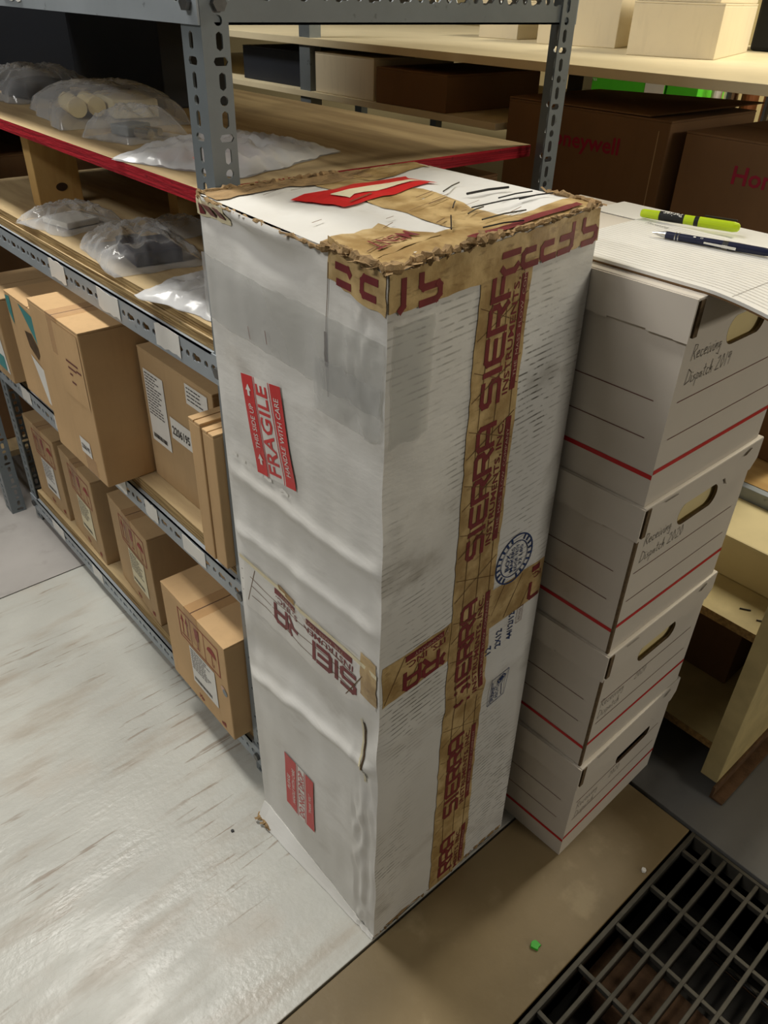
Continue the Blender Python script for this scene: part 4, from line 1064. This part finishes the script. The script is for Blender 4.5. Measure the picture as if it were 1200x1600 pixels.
# ================================================================== cream shelf unit behind the file boxes
CU_ = thing('cream_shelf_unit', 'low cream painted shelf unit with chipboard shelves behind the file boxes', 'shelf unit', (1.14, .26, 0))
def cu(mm, name, mats, **k): return mm.build(name, mats, CU_, org=(1.14, .26, 0), **k)
cu(MB().box(1.140, 1.92, .262, .297, .030, .4915), 'side_panel', 'cream_dirty', bevel=.002)
cu(MB().box(1.140, 1.92, 1.02, 1.055, .002, .4915), 'side_panel', 'cream_dirty', bevel=.002)
for z0 in (.100, .380):
    mm = MB().box(1.142, 1.88, .2975, 1.0195, z0, z0 + .018); mm.mi = [0, 0, 1, 1, 1, 1]; cu(mm, 'shelf', ['cream_dirty', 'chip'])
cu(MB().box(1.125, 1.80, .235, .262, .002, .0065).box(1.125, 1.80, .2565, .262, .0065, .034), 'foot_angle', 'rust', bevel=.001)
cu(MB().box(1.392, 1.410, .2975, 1.0195, .3984, .5095), 'front_rail', 'steel_light', bevel=.002)
cu(MB().box(1.86, 1.88, .2975, 1.0195, .3984, .4915), 'back_rail', 'steel_light', bevel=.002)
mm = MB().box(1.4105, 1.92, .18, 1.32, .4920, .5100); mm.mi = [0, 0, 1, 1, 1, 1]; cu(mm, 'top_board', ['wood', 'chip'])
o = MB().box(1.250, 1.3915, .298, 1.01, .3984, .4840).build('timber_plank', 'cream_paint', bevel=.004, org=(1.32, .65, .3984), loc=(1.32, .65, .3984)); tag(o, 'thick cream painted timber plank lying on the cream shelf unit', 'plank')
for (a, b, x_, z_) in ((.372, .010, 1.30, .4842), (.345, .010, 1.335, .4842), (.350, .012, 1.185, .3982), (.315, .012, 1.178, .3982)):
    o = MB().tube([(x_, a, z_ + .0014), (x_ + .010, a - .016, z_ + .0014)], .0013, 6).build('loose_staple', 'ink' if z_ < .45 else 'rule'); tag(o, ('left' if a in (.372, .350) else 'right') + (' dark staple on the cream timber plank' if z_ > .45 else ' dark staple on the upper shelf of the cream unit'), 'staple', 'loose staples')
carton('storage_carton', 'dark brown carton inside the cream shelf unit', 1.30, .36, .95, .1184, .30, .17, 'card_dark', 0, tape=False)

# big lettered cartons, and a plain unseen one added to shade the grate
for k, (x, y0, y1, hh, rz, lab) in enumerate(((1.520, .880, 1.297, .592, 0, 'large brown carton with crimson lettering and a lifted top flap'), (1.526, .462, .846, .578, math.radians(-2), 'large brown carton with cut off crimson lettering at the right edge'), (1.54, .185, .305, .700, 0, 'tall narrow unseen brown carton added at the end of the row to block light'))):
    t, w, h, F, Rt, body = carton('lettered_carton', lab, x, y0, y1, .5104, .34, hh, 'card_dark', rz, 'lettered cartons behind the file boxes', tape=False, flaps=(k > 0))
    if k == 0:
        MB().box(-.17, .17, -w / 2, w / 2, h - .0042, h).build('flap', 'card_dark', t, bevel=.001)
        mm = MB(); mm.add([(-.17, w / 2, h + .001), (.17, w / 2, h + .001), (.17, -w / 2 - .012, h + .014), (-.17, -w / 2 + .05, h + .002), (-.17, w / 2, h + .004), (.17, w / 2, h + .004), (.17, -w / 2 - .012, h + .017), (-.17, -w / 2 + .05, h + .005)], [(0, 1, 2, 3), (4, 5, 6, 7), (0, 1, 5, 4), (1, 2, 6, 5), (2, 3, 7, 6), (3, 0, 4, 7)])
        fl = mm.build('lifted_flap', 'card_dark', t)
        for q in (0, 1): MB().box(-.02, .0, -.02 - q * .05, -.0185 - q * .05, h + .0085, h + .0100).build('staple', 'paper', fl, label='small pale staple')
    if k == 2: continue
    S = S2().text('Honeywell', w - .312 if k == 0 else w * .30, h - .076, .031, .204, .02)
    MB().shape(S, F(.0008)).build('lettering', 'honey_red', t)
    MB().shape(S2().rect(w * .94, 0, w * .945, h - .02), F(.0006)).build('seam_line', 'card', t)

# ================================================================== back rack
BR_ = thing('back_rack', 'cream topped storage rack in the back aisle behind the grey rack', 'rack', (1.5, 1.14, 0))
def br(mm, name, mats, **k): return mm.build(name, mats, BR_, org=(1.5, 1.14, 0), **k)
mm = MB().box(1.50, 2.80, .66, 3.4, 1.163, 1.181); br(mm, 'shelf_board', 'shelf_white', bevel=.001)
mm = MB().box(1.50, 2.30, 1.315, 3.4, 1.034, 1.0495); br(mm, 'shelf_board', 'shelf_white', bevel=.001)
for (x, y) in ((1.505, 2.035), (1.93, 1.40), (2.75, 3.3), (2.75, .70), (1.93, .70), (2.75, 1.15)): br(MB().box(x, x + .04, y, y + .05, 0, 1.1625), 'post', 'steel')
br(MB().box(1.505, 1.545, 2.035, 2.085, 1.1812, 1.6), 'post', 'steel')
carton('black_case', 'black box on the lower board of the back rack', 1.54, 2.115, 2.44, 1.0497, .35, .092, 'dark_blue', 0, tape=False, cat='box')
carton('pale_carton', 'pale carton in shade under the back rack shelf', 1.512, 1.765, 2.020, 1.0497, .30, .100, 'white_box', 0, tape=False)
carton('brown_carton', 'brown carton on the lower board of the back rack', 1.508, 1.494, 1.750, 1.0497, .36, .083, 'card_dark', math.radians(1), tape=False)
carton('white_carton', 'large white carton standing on the back rack top board', 1.93, 1.135, 1.345, 1.1812, .45, .112, 'white_box', math.radians(18), 'white cartons on the back rack', tape=False)
carton('white_carton', 'wide white carton behind the rear post of the grey rack', 2.06, 1.505, 1.735, 1.1812, .45, .16, 'white_box', math.radians(18), 'white cartons on the back rack', tape=False)
carton('white_carton', 'small white carton far back on the back rack top board', 2.12, 1.83, 1.97, 1.1812, .16, .10, 'white_box', math.radians(10), 'white cartons on the back rack', tape=False)
carton('white_carton', 'white carton stacked on the large white carton at the top edge', 1.95, 1.145, 1.345, 1.2934, .42, .10, 'white_box', math.radians(16), 'white cartons on the back rack', tape=False)
t = thing('dark_bin', 'dark blue plastic bin at the right of the back rack', 'bin', (2.62, 1.13, 1.1812))
MB().box(-.13, .13, -.12, .12, 0, .15).build('tub', 'dark_blue', t, bevel=.01); MB().box(-.14, .14, -.13, .13, .1505, .165).build('rim', 'dark_blue', t, bevel=.004)
# far table with packs seen under the board
FT_ = thing('far_table', 'long table behind the back rack carrying green packs', 'table', (3.2, 1.6, 0))
MB().box(-.35, .35, -1.3, 1.4, .82, .85).build('table_top', 'wood', FT_)
for sx, sy in ((-.32, -1.2), (.28, -1.2), (-.32, 1.3), (.28, 1.3)): MB().box(sx, sx + .04, sy, sy + .04, 0, .8195).build('leg', 'steel', FT_)
t, w, h, F, Rt, b_ = carton('green_pack', 'bright green pack with a white end on the far table', 3.0, 1.80, 2.22, .8504, .25, .24, 'green', 0, tape=False, flaps=False, cat='pack')
MB().shape(S2().rect(w * .80, 0, w, h - .003), F(.0010)).build('white_end', 'paper', t)
MB().shape(S2().text('millimetres', .02, h - .075, .012, .09, .01), F(.0010)).build('lettering', 'paper', t)
carton('green_pack', 'small green pack beside jars on the far table', 3.0, 1.66, 1.79, .8504, .2, .22, 'green', 0, tape=False, flaps=False, cat='pack')
for k, (y_, r, mt, lab) in enumerate(((1.61, .02, 'paper', 'white tube on the far table next to the small green pack'), (1.55, .025, 'chrome', 'silver can on the far table'), (1.48, .03, 'orange', 'brown jar on the far table'), (1.40, .028, 'chrome', 'silver can at the right of the brown jar on the far table'))):
    t = thing('can', lab, 'can', (3.05, y_, .8504)); MB().tube([(0, 0, 0), (0, 0, .19), (0, 0, .20)], [r, r, r * .8], 16).build('body', mt, t); MB().tube([(0, 0, .2005), (0, 0, .22)], [r * .7, r * .7], 14).build('lid', 'steel', t)
